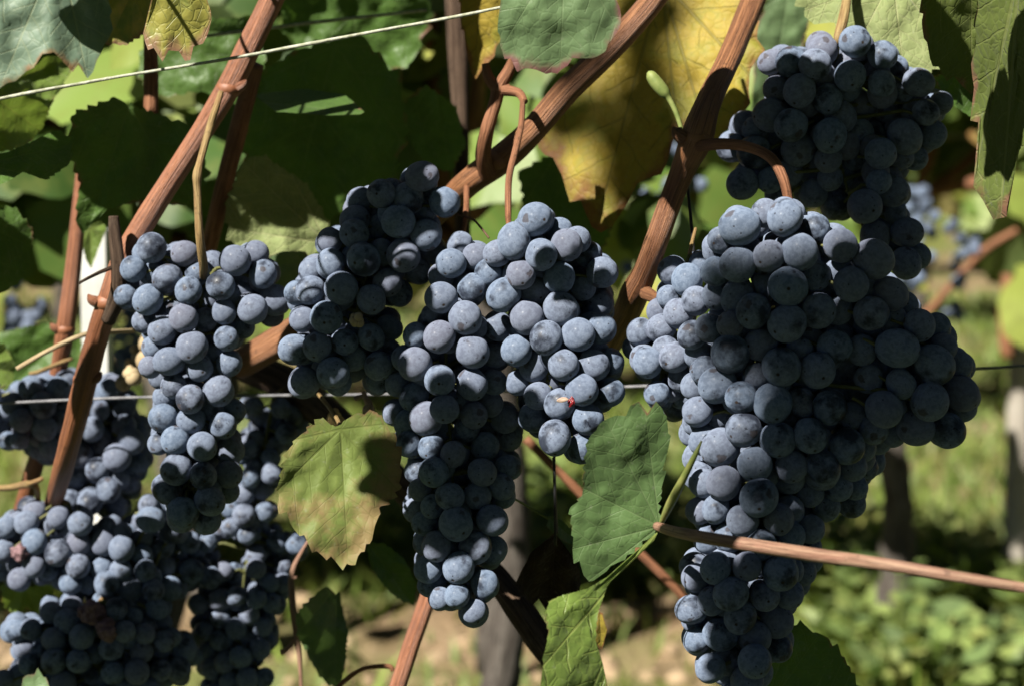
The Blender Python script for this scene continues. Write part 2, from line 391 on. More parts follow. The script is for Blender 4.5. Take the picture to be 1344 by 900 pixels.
def leaf(label, mat, base, outline, D, tilt=(0, 0), veins=None, center=None, seed=1, und=.004, cup=0.0, back=False, teeth=.05, pet=None, pr=3.0, res=(26, 120), pmat=None, group=None, name='grape_leaf', cat='leaf'):
    """outline in photo pixels; the sheet lies at its own distance D, tilted (metres of depth per 100 px) and rippled"""
    rnd = random.Random(seed*7+3)
    c = center or base
    ext = max(math.hypot(x-base[0], y-base[1]) for x, y in outline)
    if veins is None:
        far = max(outline, key=lambda p: math.hypot(p[0]-base[0], p[1]-base[1]))
        a0 = math.atan2(far[1]-base[1], far[0]-base[0])
        va = [a0+R(d) for d in (0, 50, -50, 104, -104)]
    else: va = [math.atan2(y-base[1], x-base[0]) for x, y in veins]
    nr, na = res
    def depth(x, y):
        dx, dy = x-base[0], y-base[1]; r = math.hypot(dx, dy)/ext
        z = D + tilt[0]*dx/100 + tilt[1]*dy/100 + cup*r*r
        n_ = Vector((x/110.0, y/110.0, seed*3.7))
        z += und*(noise.noise(n_) + .45*noise.noise(n_*2.3) + .22*noise.noise(n_*6))*min(1, r*2.5)
        an = math.atan2(dy, dx); dm = min(abs((an-a+math.pi) % (2*math.pi)-math.pi) for a in va)
        z -= und*.9*r*min(1.0, abs(math.sin(min(dm, .8)*2)))
        return z
    V = []; P2 = []; E = []
    V.append(W(c[0], c[1], depth(*c))); P2.append(c); E.append(0)
    nt_ = 22+rnd.randint(0, 8)
    for k in range(na):
        an = 2*math.pi*k/na; d = (math.cos(an), math.sin(an))
        Rm = ray_poly(c, d, outline)
        ft = (an*nt_/(2*math.pi)*1.0 + .4*math.sin(an*5+seed)) % 1
        Rm *= 1 + teeth*((1-ft)*1.6-.8)*(1+.5*math.sin(an*7+seed))
        for i in range(1, nr+1):
            t = (i/nr)**.9
            x, y = c[0]+d[0]*Rm*t, c[1]+d[1]*Rm*t
            V.append(W(x, y, depth(x, y))); P2.append((x, y)); E.append(t)
    F = []
    for k in range(na):
        k2 = (k+1) % na
        F.append((0, 1+k*nr, 1+k2*nr))
        for i in range(nr-1):
            F.append((1+k*nr+i, 1+k*nr+i+1, 1+k2*nr+i+1, 1+k2*nr+i))
    if back: pass
    else: F = [tuple(reversed(f)) for f in F]
    o = empty(name, W(base[0], base[1], depth(*base)))
    org = Vector(o.location)
    me = bpy.data.meshes.new('blade'); me.from_pydata([tuple(v-org) for v in V], [], F)
    # make sure the front faces the camera unless back is asked for
    nsum = sum((f.normal.dot(FWD)*f.area for f in me.polygons))
    if (nsum > 0) != back: me.flip_normals()
    uvl = me.uv_layers.new(name='UVMap'); flat = []
    for f in me.polygons:
        vs_ = list(f.vertices)
        cx = sum(P2[v][0] for v in vs_)/len(vs_); cy = sum(P2[v][1] for v in vs_)/len(vs_)
        an = math.atan2(cy-base[1], cx-base[0])
        a = min(va, key=lambda q: abs((an-q+math.pi) % (2*math.pi)-math.pi)); ca, sa = math.cos(a), math.sin(a)
        for v in vs_:
            dx, dy = P2[v][0]-base[0], P2[v][1]-base[1]
            flat += [(dx*ca+dy*sa)/ext, (-dx*sa+dy*ca)/ext]
    uvl.data.foreach_set('uv', flat)
    at = me.attributes.new('edge', 'FLOAT', 'POINT'); at.data.foreach_set('value', E)
    link('blade', me, LM[mat] if isinstance(mat, str) else mat, o)
    if pet:
        mb = MB(); b = (base[0], base[1], depth(*base)+.001)
        pts = [(b[0], b[1], b[2], pr*.9)] + [(p[0], p[1], p[2], p[3] if len(p) > 3 else pr) for p in pet]
        mb.tube([(*W(x, y, d_), r_*d_/FPX) for x, y, d_, r_ in pts], 8, 6)
        p_ = mb.build('petiole', pmat or STEMG, o, org)
    tag(o, label, cat, group)
    return o

GL = 'grape leaves among the bunches'
leaf('large grey green leaf hanging over the top left corner above the white string', 'grey', (78, -70),
     [(-40,-40),(-70,60),(-30,110),(0,120),(22,108),(40,85),(60,75),(72,68),(90,85),(97,92),(103,88),(115,106),(122,96),(128,75),(132,66),(140,62),(145,40),(146,0),(150,-60),(60,-120)], .80, (.006, .004),
     [(0,115),(115,104),(146,10),(-60,50)], seed=2, und=.006, pet=[(90,-140,.84),(140,-220,.95)], group=GL)
leaf('small green leaf with yellow patches and crisp brown edge in front of upper left cane', 'mottle', (228, -60),
     [(196,-40),(200,0),(186,42),(193,60),(205,68),(212,76),(225,70),(235,66),(245,80),(255,65),(268,58),(274,40),(278,15),(268,-10),(262,-60),(225,-85)], .90, (.004, .006),
     [(246,78),(190,45),(277,25)], seed=3, und=.004, pet=[(240,-120,.93),(300,-160,1.0)], group=GL)
leaf('smooth pale green rounded leaf with purple brown scorched tip at top centre', 'fresh', (742, -75),
     [(662,-40),(655,30),(655,60),(662,78),(670,76),(680,95),(690,90),(705,92),(730,99),(738,90),(750,80),(780,75),(795,65),(806,50),(815,35),(815,15),(805,-10),(792,-70),(735,-115),(690,-95)], .83, (.003, .008),
     [(735,98),(660,60),(812,40)], seed=4, und=.004, teeth=.02, pet=[(760,-130,.86),(820,-180,.95)], group=GL, res=(34, 150))
leaf('big shaded ochre yellow leaf behind the two right canes', 'yellow', (868, -25),
     [(812,285),(830,250),(860,228),(880,215),(885,180),(920,182),(945,195),(965,160),(985,130),(985,95),(1000,60),(985,10),(960,-60),(880,-110),(820,-60),(800,20),(775,80),(735,110),(700,175),(697,195),(712,207),(722,202),(740,225),(755,265),(778,303),(795,306)], 1.06, (-.012, -.008),
     [(782,300),(700,190),(985,100),(890,180),(930,185)], seed=5, und=.010, pet=[(880,-90,1.07),(930,-160,1.0)], group=GL, res=(36, 160))
leaf('brown yellow leaf hanging in shade left of the top centre green leaf', 'yellow', (632, -30),
     [(598,-40),(606,30),(612,70),(622,106),(634,92),(648,72),(662,40),(664,-10),(655,-50)], 1.05, (0, .01), seed=6, und=.006, group=GL)
leaf('pale upturned leaf showing its veined underside at top right behind the dark bunch', 'under', (1172, -30),
     [(1075,-50),(1048,0),(1052,22),(1080,34),(1095,28),(1110,62),(1135,90),(1160,108),(1185,115),(1215,104),(1240,88),(1262,90),(1288,62),(1302,20),(1300,-50),(1200,-95)], 1.0, (0, -.006),
     [(1188,112),(1120,70),(1262,85),(1055,15),(1300,0)], seed=7, und=.006, pet=[(1180,-80,1.02),(1230,-140,1.0)], group=GL, res=(34, 150))
leaf('long drooping olive green leaf with torn lit tip along the right edge', 'olive', (1338, -40),
     [(1290,-30),(1278,30),(1283,62),(1272,90),(1281,118),(1276,150),(1284,180),(1274,205),(1277,235),(1267,257),(1284,248),(1286,268),(1293,262),(1297,290),(1306,284),(1313,306),(1317,282),(1325,276),(1324,245),(1330,220),(1333,195),(1345,186),(1362,160),(1390,60),(1380,-40)], .86, (-.045, .008),
     [(1312,300),(1275,245),(1372,120)], seed=8, und=.010, pet=[(1345,-90,.88),(1380,-160,.95)], group=GL)
leaf('dark leaf in shadow between the pale underside leaf and the drooping right edge leaf', 'olive', (1275, -45),
     [(1212,-40),(1208,30),(1222,80),(1238,98),(1256,112),(1275,122),(1292,98),(1322,70),(1345,0),(1330,-60)], .93, (.01, .012), seed=9, und=.007, group=GL)
leaf('turning yellow green leaf with reddish blotches hanging between left and centre bunches', 'turning', (447, 563),
     [(440,560),(420,546),(400,565),(380,585),(370,610),(364,640),(366,665),(380,688),(400,705),(410,722),(425,728),(440,735),(457,746),(468,740),(470,722),(488,715),(492,690),(500,665),(515,655),(525,640),(527,600),(522,575),(505,556),(497,540),(470,540),(455,551)], .90, (.012, -.006),
     [(457,742),(368,640),(520,640),(395,575),(508,556)], center=(447, 610), seed=10, und=.006, pet=[(440,545,.94,3),(418,517,1.0,3)], pmat=STEMY, group=GL, res=(34, 150))
leaf('broad deep green leaf in front of centre right bunch, on the long pink shoot', 'deep', (866, 690),
     [(868,690),(866,660),(875,600),(879,570),(872,536),(860,528),(855,540),(838,528),(825,540),(808,545),(790,555),(775,570),(770,585),(765,620),(765,650),(748,665),(750,690),(752,720),(758,740),(765,756),(775,764),(795,748),(820,732),(845,712)], .862, (.008, .004),
     [(765,640),(845,530),(752,720),(800,560),(775,760)], center=(815, 650), seed=12, und=.005, pet=[(880,660,.848,6),(898,625,.838,5),(912,597,.832,3.5),(921,578,.832,1.2)], pmat=PETG, group=GL, res=(36, 150))
leaf('folded yellow green leaf half hanging to the bottom edge below the deep green leaf', 'lime', (862, 697),
     [(866,692),(845,712),(800,755),(770,772),(740,780),(720,788),(715,810),(720,830),(712,870),(709,920),(730,965),(790,965),(797,900),(792,870),(782,840),(785,805),(797,768),(830,737),(857,714)], .857, (.02, -.008),
     [(720,790),(716,870),(755,960),(790,900)], center=(762, 792), seed=13, und=.006, group=GL, res=(34, 150))
leaf('dark brown dried leaf crumpled below the centre bunch', 'dry', (730, 700),
     [(712,712),(728,698),(740,715),(757,735),(764,770),(752,800),(738,790),(720,805),(702,788),(690,786),(677,765),(687,742),(700,720)], .98, (.03, .02), seed=14, und=.014, teeth=.07, pet=[(729,660,.98,2),(727,600,.97,2)], pmat=DARKW, group=GL)
leaf('dark green leaf in shade at the bottom edge below the large right bunch', 'dark', (1000, 940),
     [(1000,905),(1010,870),(1035,825),(1050,815),(1070,830),(1088,835),(1100,850),(1118,880),(1135,910),(1100,970),(1000,970)], .93, (.015, .0), [(1075,832),(1130,905),(1040,822)], center=(1055, 905), seed=15, und=.006, group=GL)
leaf('curled lime green leaf catching sun at the upper left edge below the string', 'lime', (-20, 120),
     [(-30,70),(20,102),(60,76),(90,68),(100,80),(82,115),(70,132),(55,170),(30,196),(0,200),(-30,190)], 1.04, (.05, .01), [(95,75),(50,170),(-10,190)], center=(30, 130), seed=16, und=.016, group=GL)
leaf('olive leaf folded under the curled lime leaf at left edge', 'dark', (-20, 215),
     [(-30,205),(10,200),(40,187),(75,170),(97,182),(92,215),(60,237),(30,226),(5,242),(-25,240)], .99, (.02, -.04), [(92,190),(60,235)], center=(30, 212), seed=17, und=.010, group=GL)
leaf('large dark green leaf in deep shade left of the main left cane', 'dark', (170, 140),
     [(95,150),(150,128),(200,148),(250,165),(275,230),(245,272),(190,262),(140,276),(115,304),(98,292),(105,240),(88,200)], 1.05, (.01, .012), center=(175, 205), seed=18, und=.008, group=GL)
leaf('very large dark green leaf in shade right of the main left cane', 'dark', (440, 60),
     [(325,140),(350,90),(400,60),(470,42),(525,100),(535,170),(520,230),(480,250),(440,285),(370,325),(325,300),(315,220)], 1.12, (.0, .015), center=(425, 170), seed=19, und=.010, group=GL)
leaf('pale green leaf underside with sunlit stripes above the left bunch stalk', 'under', (430, 320),
     [(318,212),(345,203),(372,222),(400,238),(432,290),(415,335),(350,340),(298,316),(296,268)], 1.09, (.01, .005), [(320,215),(300,300),(380,225)], center=(360, 275), seed=20, und=.007, group=GL)
leaf('dark round leaf at left edge beside the thin reddish cane', 'dark', (-30, 290),
     [(-30,262),(20,273),(43,300),(43,340),(25,372),(-5,388),(-40,330)], 1.05, (.02, 0), center=(0, 325), seed=21, und=.006, group=GL)
leaf('small light green leaf between left bunch and dark centre bunch', 'fresh', (400, 345),
     [(335,352),(350,338),(370,330),(400,330),(416,350),(405,378),(380,392),(355,378),(340,365)], 1.06, (.01, 0), center=(375, 357), seed=22, und=.004, teeth=.02, group=GL)
leaf('grey green folded leaf low between left bunches and the red lower cane', 'deep', (442, 770),
     [(388,805),(405,786),(430,768),(446,780),(457,830),(452,880),(442,905),(420,888),(405,862),(390,832)], 1.10, (.05, .01), [(440,900),(392,830)], center=(425, 835), seed=23, und=.010, group=GL)
leaf('dark leaf hanging behind the turning leaf beside the red lower cane', 'dark', (485, 715),
     [(480,712),(505,713),(530,732),(547,765),(543,795),(520,784),(500,764),(487,745)], 1.08, (.03, .0), center=(515, 752), seed=24, und=.008, group=GL)
leaf('small torn bright green leaf beside the lowest left bunch', 'lime', (30, 760),
     [(0,772),(10,752),(25,765),(45,770),(60,742),(75,757),(66,790),(50,812),(36,795),(20,808),(5,795)], 1.14, (.02, .02), center=(38, 782), seed=25, und=.008, teeth=.08, group=GL)
leaf('green leaf tip poking up at the bottom left edge in front of lowest bunch', 'fresh', (45, 960),
     [(18,935),(22,905),(35,886),(50,877),(62,892),(70,915),(72,960),(40,990)], 1.02, (.0, .0), seed=26, und=.004, group=GL)
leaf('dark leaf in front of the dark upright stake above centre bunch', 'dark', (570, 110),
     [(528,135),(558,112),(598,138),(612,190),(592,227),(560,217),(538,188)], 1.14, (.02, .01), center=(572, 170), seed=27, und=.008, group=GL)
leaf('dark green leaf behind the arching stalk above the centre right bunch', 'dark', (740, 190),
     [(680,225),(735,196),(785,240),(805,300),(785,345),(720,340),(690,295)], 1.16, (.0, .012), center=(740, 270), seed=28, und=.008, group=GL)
leaf('tiny bright yellow leaf scrap beside the folded leaf at the bottom', 'yellow', (786, 795),
     [(780,800),(790,803),(797,826),(790,853),(780,846),(777,822)], .95, (.02, 0), center=(787, 825), seed=29, und=.003, group=GL)
leaf('shaded leaf with brown patches under the small mottled leaf at upper left', 'mottle', (175, -10),
     [(130,-20),(128,40),(140,58),(165,60),(190,45),(205,20),(205,-30)], 1.0, (.01, .01), center=(168, 15), seed=30, und=.006, group=GL)
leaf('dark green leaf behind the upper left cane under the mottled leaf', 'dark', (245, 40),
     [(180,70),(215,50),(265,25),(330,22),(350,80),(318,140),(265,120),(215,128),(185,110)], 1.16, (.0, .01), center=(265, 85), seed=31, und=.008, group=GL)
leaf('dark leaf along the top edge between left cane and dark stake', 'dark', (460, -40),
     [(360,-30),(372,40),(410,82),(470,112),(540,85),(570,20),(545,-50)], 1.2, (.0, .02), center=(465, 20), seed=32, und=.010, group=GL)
leaf('thin edge on leaf lying level just right of the main left cane', 'dark', (335, 132),
     [(332,124),(400,117),(452,124),(482,150),(432,152),(362,147)], 1.06, (.0, -.14), center=(400, 135), seed=33, und=.003, teeth=.01, group=GL)
leaf('yellow green leaf edge at left border above the far left bunch', 'lime', (-20, 480),
     [(-20,445),(6,452),(20,478),(17,505),(2,522),(-20,520)], 1.15, (.03, 0), seed=34, und=.005, center=(-5, 485), group=GL)
leaf('shaded green leaf behind thin reddish cane above far left bunch', 'dark', (100, 430),
     [(-10,440),(20,432),(62,422),(108,440),(103,485),(60,512),(15,505)], 1.25, (.0, .01), center=(55, 465), seed=35, und=.008, group=GL)
leaf('small dark leaf on a thin tendril below the centre bunch', 'deep', (722, 680),
     [(720,676),(738,682),(752,695),(762,715),(745,712),(728,702),(718,690)], .99, (.03, 0), center=(737, 695), seed=36, und=.004, pet=[(700,668,.99,1.6),(668,650,.98,1.6)], group=GL)
leaf('curled papery dry leaf scrap under the dark centre bunch', 'papery', (430, 540),
     [(424,558),(432,540),(441,533),(450,547),(462,560),(456,580),(443,592),(430,584)], .98, (.05, .03), center=(442, 563), seed=37, und=.008, group=GL)
leaf('narrow lit green leaf behind the left cane beside the white post', 'lime', (118, 300),
     [(105,306),(118,296),(132,290),(140,300),(128,330),(120,352),(112,340)], 1.16, (.02, 0), center=(122, 315), seed=38, und=.004, group=GL)
leaf('dark leaf hanging behind the top right dark bunch at right', 'dark', (1262, 90),
     [(1225,100),(1262,92),(1285,118),(1283,160),(1268,150),(1250,138),(1238,125)], 1.0, (.0, .01), center=(1258, 122), seed=39, und=.006, group=GL)
leaf('sunlit green leaf behind the right cane and the ochre leaf', 'fresh', (1035, -10),
     [(985,60),(1000,20),(1020,-30),(1060,-20),(1062,30),(1050,70),(1030,120),(1005,165),(985,150),(990,100)], 1.22, (.0, .01), center=(1020, 60), seed=40, und=.008, group=GL)

# ------------------------------------------------------------------ canes, wires, post
def cane(name, label, cat, pts, mat, seg=16, sub=8, rough=.05, seed=0, group=None, extra=(), nodes_at=()):
    """pts: (px, py, depth, radius_px)"""
    P = [(*W(x, y, d), r*d/FPX*(.86 if r > 8 else 1)) for x, y, d, r in pts]
    org = Vector(P[0][:3])
    mb = MB(); mb.tube(P, seg, sub, rough, seed)
    for e in extra: mb.tube([(*W(x, y, d), r*d/FPX) for x, y, d, r in e], 10, 6, rough, seed+1)
    for i_, (x, y, d, r) in enumerate(nodes_at):
        c_ = W(x, y, d); rr_ = r*d/FPX*.9; mb.ball(c_, rr_*.98, 14, 10, .75)
        sd_ = 1 if (i_+seed) % 2 else -1
        mb.tube([(*(c_+RT*sd_*rr_*.7-FWD*rr_*.4), rr_*.42), (*(c_+RT*sd_*rr_*1.1-FWD*rr_*.5+UP*rr_*.25), rr_*.36), (*(c_+RT*sd_*rr_*1.35-FWD*rr_*.5+UP*rr_*.6), rr_*.06)], 8, 4, .15)
    o = mb.build(name, mat, None, org)
    tag(o, label, cat, group); return o
GC = 'vine canes'
cane('vine_cane', 'thick reddish brown cane slanting down from top left to the far left bunch', 'cane',
     [(385,-60,1.0,18),(352,10,1.0,18),(322,72,1.0,19),(300,115,1.0,18.5),(262,178,1.0,17),(222,240,1.0,17),(182,304,1.0,18),(160,345,1.0,18),(143,395,1.0,17.5),(128,440,1.01,17),(112,500,1.02,18),(100,548,1.03,17),(84,610,1.06,16),(70,660,1.12,14)], CANER, 20, 8, .05, 1, GC, nodes_at=[(300,117,1.0,20),(141,397,1.0,19.5),(112,498,1.02,19)])
cane('vine_cane', 'shaded brown cane branching down right behind the main left cane', 'cane',
     [(335,85,1.05,13),(318,150,1.06,14),(300,220,1.07,14),(285,280,1.08,13),(272,335,1.1,12)], STEMB, 14, 8, .05, 2, GC)
cane('vine_cane', 'straight upright brown cane in shade left of the main left cane', 'cane',
     [(198,-20,1.06,11),(198,60,1.06,11),(198,150,1.06,11.5),(194,230,1.07,11),(188,330,1.09,11)], STEMB, 14, 8, .04, 3, GC)
cane('vine_cane', 'slim reddish cane at the left edge passing behind the far left bunch', 'cane',
     [(108,215,1.12,9),(104,270,1.12,11),(96,350,1.12,12),(86,430,1.12,14),(78,480,1.13,13),(66,540,1.14,13),(46,610,1.15,13),(22,690,1.17,12)], CANER, 14, 8, .05, 4, GC, nodes_at=[(86,432,1.12,15)])
cane('vine_spur', 'short dark woody spur stub standing on the main left cane', 'spur',
     [(149,284,.985,7),(151,310,.985,10),(155,350,.985,11),(155,385,.99,13),(142,420,1.0,11)], OLDB, 14, 6, .15, 5, extra=[[(150,350,.985,3),(130,358,.98,2.5),(112,367,.97,2),(104,372,.97,1.5)]])
cane('vine_cane', 'long pale brown cane slanting down from top centre to behind centre bunches', 'cane',
     [(885,-40,.98,19),(850,10,.98,19),(800,65,.98,20),(745,118,.985,20),(700,170,.99,20),(662,206,1.0,22),(625,232,1.01,21),(590,262,1.03,20),(540,310,1.05,20),(470,380,1.07,22),(380,440,1.08,24),(310,480,1.09,22)], CANE, 20, 8, .05, 6, GC, nodes_at=[(655,210,1.0,23)])
cane('vine_cane', 'short forked side shoot rising above the centre cane', 'shoot',
     [(640,228,1.0,14),(634,205,.99,12),(640,170,.98,10.5),(650,135,.98,10),(655,115,.98,11),(668,92,.98,8),(676,70,.985,6)], STEMB, 12, 8, .08, 7, GC, extra=[[(655,118,.98,9),(645,108,.98,8),(640,98,.98,7),(637,84,.98,5)],[(655,118,.98,8),(680,122,.975,6),(688,134,.97,5)]], nodes_at=[(654,118,.98,12)])
cane('vine_cane', 'stout striped cane descending from top right to the large right bunch', 'cane',
     [(1010,-50,1.03,18),(985,10,1.01,18.5),(958,75,.98,18),(930,135,.945,20),(915,180,.93,25),(900,215,.94,20),(880,265,.95,18),(862,315,.95,18),(846,358,.96,19),(833,385,.97,22),(820,415,.99,21),(800,450,1.02,20)], CANE, 20, 8, .05, 8, GC, nodes_at=[(914,182,.93,26)], extra=[[(848,385,.96,10),(862,392,.95,7),(868,398,.95,5)],[(905,190,.93,12),(893,180,.93,8),(890,168,.93,5)]])
cane('dark_stake', 'dark weathered upright stake behind the centre canes', 'stake',
     [(598,-30,1.2,18),(601,60,1.2,17),(604,150,1.2,13),(606,230,1.2,12),(608,340,1.2,12)], OLDB, 12, 6, .08, 9)
cane('old_vine_arm', 'old dark rough vine arm running down right below the centre bunch', 'vine arm',
     [(300,470,1.16,24),(370,500,1.15,26),(430,545,1.13,26),(500,610,1.1,24),(570,680,1.08,22),(630,735,1.05,20),(680,795,1.03,21),(718,852,1.02,21),(760,905,1.02,20),(800,960,1.02,20)], OLDB, 18, 8, .16, 10)
cane('vine_cane', 'glossy red brown cane rising from bottom edge below the centre bunch', 'cane',
     [(590,690,1.06,11),(572,750,1.05,12),(556,800,1.04,13),(540,845,1.03,13),(522,900,1.02,13),(505,950,1.02,13)], CANER, 16, 8, .04, 11, GC)
cane('vine_shoot', 'long slim pinkish shoot crossing in front of the right bunch to the right edge', 'shoot',
     [(862,690,.858,6),(885,697,.842,8.5),(920,704,.826,9.5),(1000,717,.805,10.5),(1080,729,.78,10.5),(1160,740,.76,10),(1260,757,.75,9),(1350,772,.75,8.5),(1420,784,.75,8)], PINK, 14, 8, .03, 12, nodes_at=[(1122,735,.77,11)])
cane('string', 'pale thin string stretched across the upper left up to the top centre leaf', 'string',
     [(-40,139,.84,2.2),(40,122,.84,2.3),(180,97,.85,2.0),(320,74,.85,2.2),(480,44,.855,2.3),(600,22,.86,2.2),(662,9,.86,2.0)], STRING, 8, 8, .25, 13)
cane('string', 'greenish blurred string running behind the pale string near the top', 'string',
     [(240,52,1.1,2.4),(330,40,1.1,2.4),(430,28,1.1,2.3),(560,14,1.1,2.2)], STRING, 8, 6, .2, 14)
cane('trellis_wire', 'grey horizontal trellis wire running behind all the bunches', 'wire',
     [(-40,531,1.09,1.9),(150,522,1.09,1.9),(330,519,1.09,1.9),(500,517,1.09,1.8),(700,512,1.09,1.8),(900,504,1.08,1.8),(1100,495,1.06,1.9),(1260,485,1.04,2.0),(1400,477,1.02,2.0)], WIRE, 8, 6, .1, 15)
cane('hanging_wire', 'short black wire hanging straight down beneath centre right bunch', 'wire',
     [(727,560,.965,1.8),(728,640,.965,1.8),(729,715,.97,1.8)], DARKW, 8, 4)
cane('hanging_wire', 'thin black tie hanging beside the striped right cane', 'wire',
     [(901,230,.955,1.8),(904,262,.955,2.0),(908,300,.955,2.2),(911,345,.955,2.2)], DARKW, 8, 4)
cane('vine_shoot', 'blurred brown shoot slanting down right behind the deep green leaf', 'shoot',
     [(690,575,1.2,6),(740,625,1.2,6),(800,685,1.2,6),(860,745,1.2,6),(905,790,1.2,6)], STEMB, 10, 6, .06, 16)
cane('dry_twig', 'straw coloured thin dry twig crossing the left canes below the spur', 'twig',
     [(22,484,1.04,3),(60,462,1.04,3.2),(108,440,1.045,3.2),(140,436,1.06,3.4),(175,434,1.08,3)], STRAW, 10, 6, .1, 17)
cane('green_stem', 'pale green leafless stem at left edge beneath the far left bunch', 'stem',
     [(-20,641,1.1,4),(15,639,1.1,4.5),(36,635,1.1,5),(48,640,1.1,4),(50,665,1.12,3)], STEMY, 10, 6, .08, 18, extra=[[(36,635,1.1,3.5),(50,630,1.09,3.2),(56,627,1.09,3)]])
cane('tendril', 'thin jointed orange brown tendril beside the grey green folded leaf', 'tendril',
     [(412,700,1.1,2),(398,720,1.1,2.4),(383,752,1.1,4),(384,790,1.1,4.5),(389,830,1.1,4.5),(393,860,1.1,3),(396,920,1.1,2.4)], PINK, 10, 6, .12, 19, nodes_at=[(383,758,1.1,5.5),(389,840,1.1,5.5)], extra=[[(388,838,1.1,3),(376,852,1.1,3.5),(368,856,1.1,4)]])
cane('tendril', 'brown tendril curve at the bottom edge left of the red cane', 'tendril',
     [(440,905,1.05,3),(458,888,1.05,3),(480,876,1.05,3),(510,874,1.05,3.4),(515,880,1.05,3)], STEMB, 10, 6, .06, 20)
cane('tendril', 'fine wiry tendril over the pale cane end above the centre bunch', 'tendril',
     [(600,282,.97,1.4),(620,288,.965,1.5),(632,300,.96,1.5),(642,313,.96,1.3)], PINK, 8, 6)
cane('tendril', 'pale green tendril with swollen bud tip in front of the ochre leaf', 'tendril',
     [(897,185,.955,3),(893,165,.955,3),(886,145,.955,3.5),(878,130,.955,4),(872,122,.955,8),(862,110,.955,10.5),(854,99,.955,7),(850,95,.955,2)], STEMG, 12, 6)
def dry_bark():
    mb = MB(); rnd = random.Random(5)
    for k in range(16):
        t = k/16
        mb.ball(W(192-28*t+rnd.uniform(-8, 8), 445+62*t+rnd.uniform(-6, 6), 1.10+rnd.uniform(-.01, .01)), rnd.uniform(.0025, .0048), 8, 6, rnd.uniform(.7, 1.5))
    o = mb.build('dried_bunch_remnant', STRAW, None, W(180, 470, 1.10)); tag(o, 'crumbly grey brown dried bunch remnant behind the left bunch', 'dried bunch')
dry_bark()
def dry_flower():
    mb = MB()
    mb.tube([(*W(x, y, .99), r*.99/FPX) for x, y, r in [(465,523,4),(477,520,3),(485,528,4),(482,538,7),(478,550,2)]], 8, 5, .3, 3)
    mb.tube([(*W(x, y, .99), r*.99/FPX) for x, y, r in [(477,513,3),(480,522,4),(486,536,5),(488,546,2)]], 8, 5, .3, 5)
    o = mb.build('dry_husk', DRYP, None, W(480, 530, .99)); tag(o, 'pinkish dry husk hooked on the wire left of the centre bunch', 'husk')
dry_flower()
def post():
    mb = MB()
    a, b = W(122, 290, 1.30), W(122, 520, 1.30)
    x0, y0 = a.x, a.y; w, h = .0080, .012
    zs = (0.0, W(122, 302, 1.30).z)
    # angle-iron profile: two flanges
    for (xa, xb, ya, yb) in ((x0-w, x0+w*.15, y0-h*.2, y0+h*.2), (x0+w*.2, x0+w, y0-h*.35, y0+h)):
        v = [Vector((x, y, z)) for z in zs for x, y in ((xa, ya), (xb, ya), (xb, yb), (xa, yb))]
        b0 = len(mb.v); mb.v += v
        for f in ((0, 1, 5, 4), (1, 2, 6, 5), (2, 3, 7, 6), (3, 0, 4, 7), (4, 5, 6, 7), (3, 2, 1, 0)):
            mb.f.append(tuple(b0+i for i in f)); mb.uv.append(((0, 0),)*4)
    o = mb.build('trellis_post', WHITE, None, (x0, y0, 0), False); tag(o, 'slim white painted trellis post behind the main left cane', 'post')
post()

# ------------------------------------------------------------------ grapes
BERRY_ME = []
for k in range(6):
    bm = bmesh.new(); bmesh.ops.create_uvsphere(bm, u_segments=36, v_segments=24, radius=1/140)
    for v in bm.verts:
        p = v.co*140
        s_ = 1 + .028*noise.noise(p*1.1+Vector((k*5, 0, 0)))
        z = p.z*(1.0+(.02, .05, .0, .09, .03, -.02)[k])
        if z < 0: z -= -.035*math.exp(-((p.x**2+p.y**2)/.02))
        if z > .8: z -= .05*math.exp(-((p.x**2+p.y**2)/.05))
        v.co = Vector((p.x*s_*(1+(.0, .02, -.02, .0, .03, .01)[k]), p.y*s_, z*s_))/140
    me = bpy.data.meshes.new('grape'); bm.to_mesh(me); bm.free()
    me.materials.append(SKIN); me.polygons.foreach_set('use_smooth', [True]*len(me.polygons)); BERRY_ME.append(me)
LOW = bmesh.new(); bmesh.ops.create_uvsphere(LOW, u_segments=16, v_segments=12, radius=1.0)

RING = [(math.cos(R(a)), math.sin(R(a))) for a in range(0, 360, 45)]
def solve(blocks, D0, depth_k=.6, squeeze=.90):
    B = []
    for ox, oy, sc, L in blocks:
        for e in L: B.append([ox+e[0]/sc, oy+e[1]/sc, e[2]/sc, e[3]])
    rs = sorted(b[2] for b in B if b[3] <= 1); med = rs[len(rs)//2]
    for b in B:
        b[2] = min(max(b[2], med*(.80 if b[3] <= 1 else .86)), med*1.22)
    out = []
    for b in B:
        near = [q[0] for q in B if abs(q[1]-b[1]) < med*2.2]
        lo, hi = min(near)-med, max(near)+med
        hw = max((hi-lo)/2, med*1.2); t = min(.97, abs((b[0]-(lo+hi)/2)/hw))
        mpp = D0/FPX
        b.append(D0 + b[3]*.85*b[2]*mpp + depth_k*hw*mpp*(1-math.sqrt(1-t*t)))
    B.sort(key=lambda b: (b[3] + .0001*b[4]))
    for b in B:
        z = b[4]; mpp = D0/FPX
        for q in out:
            d = math.hypot(q[0]-b[0], q[1]-b[1])*mpp; rr = (q[2]+b[2])*mpp*squeeze
            if d < rr: z = max(z, q[3]+math.sqrt(rr*rr-d*d)) if b[3] > 0 or q[3] <= z+1e-9 else z
        out.append((b[0], b[1], b[2], z, b[3]))
    return out, med
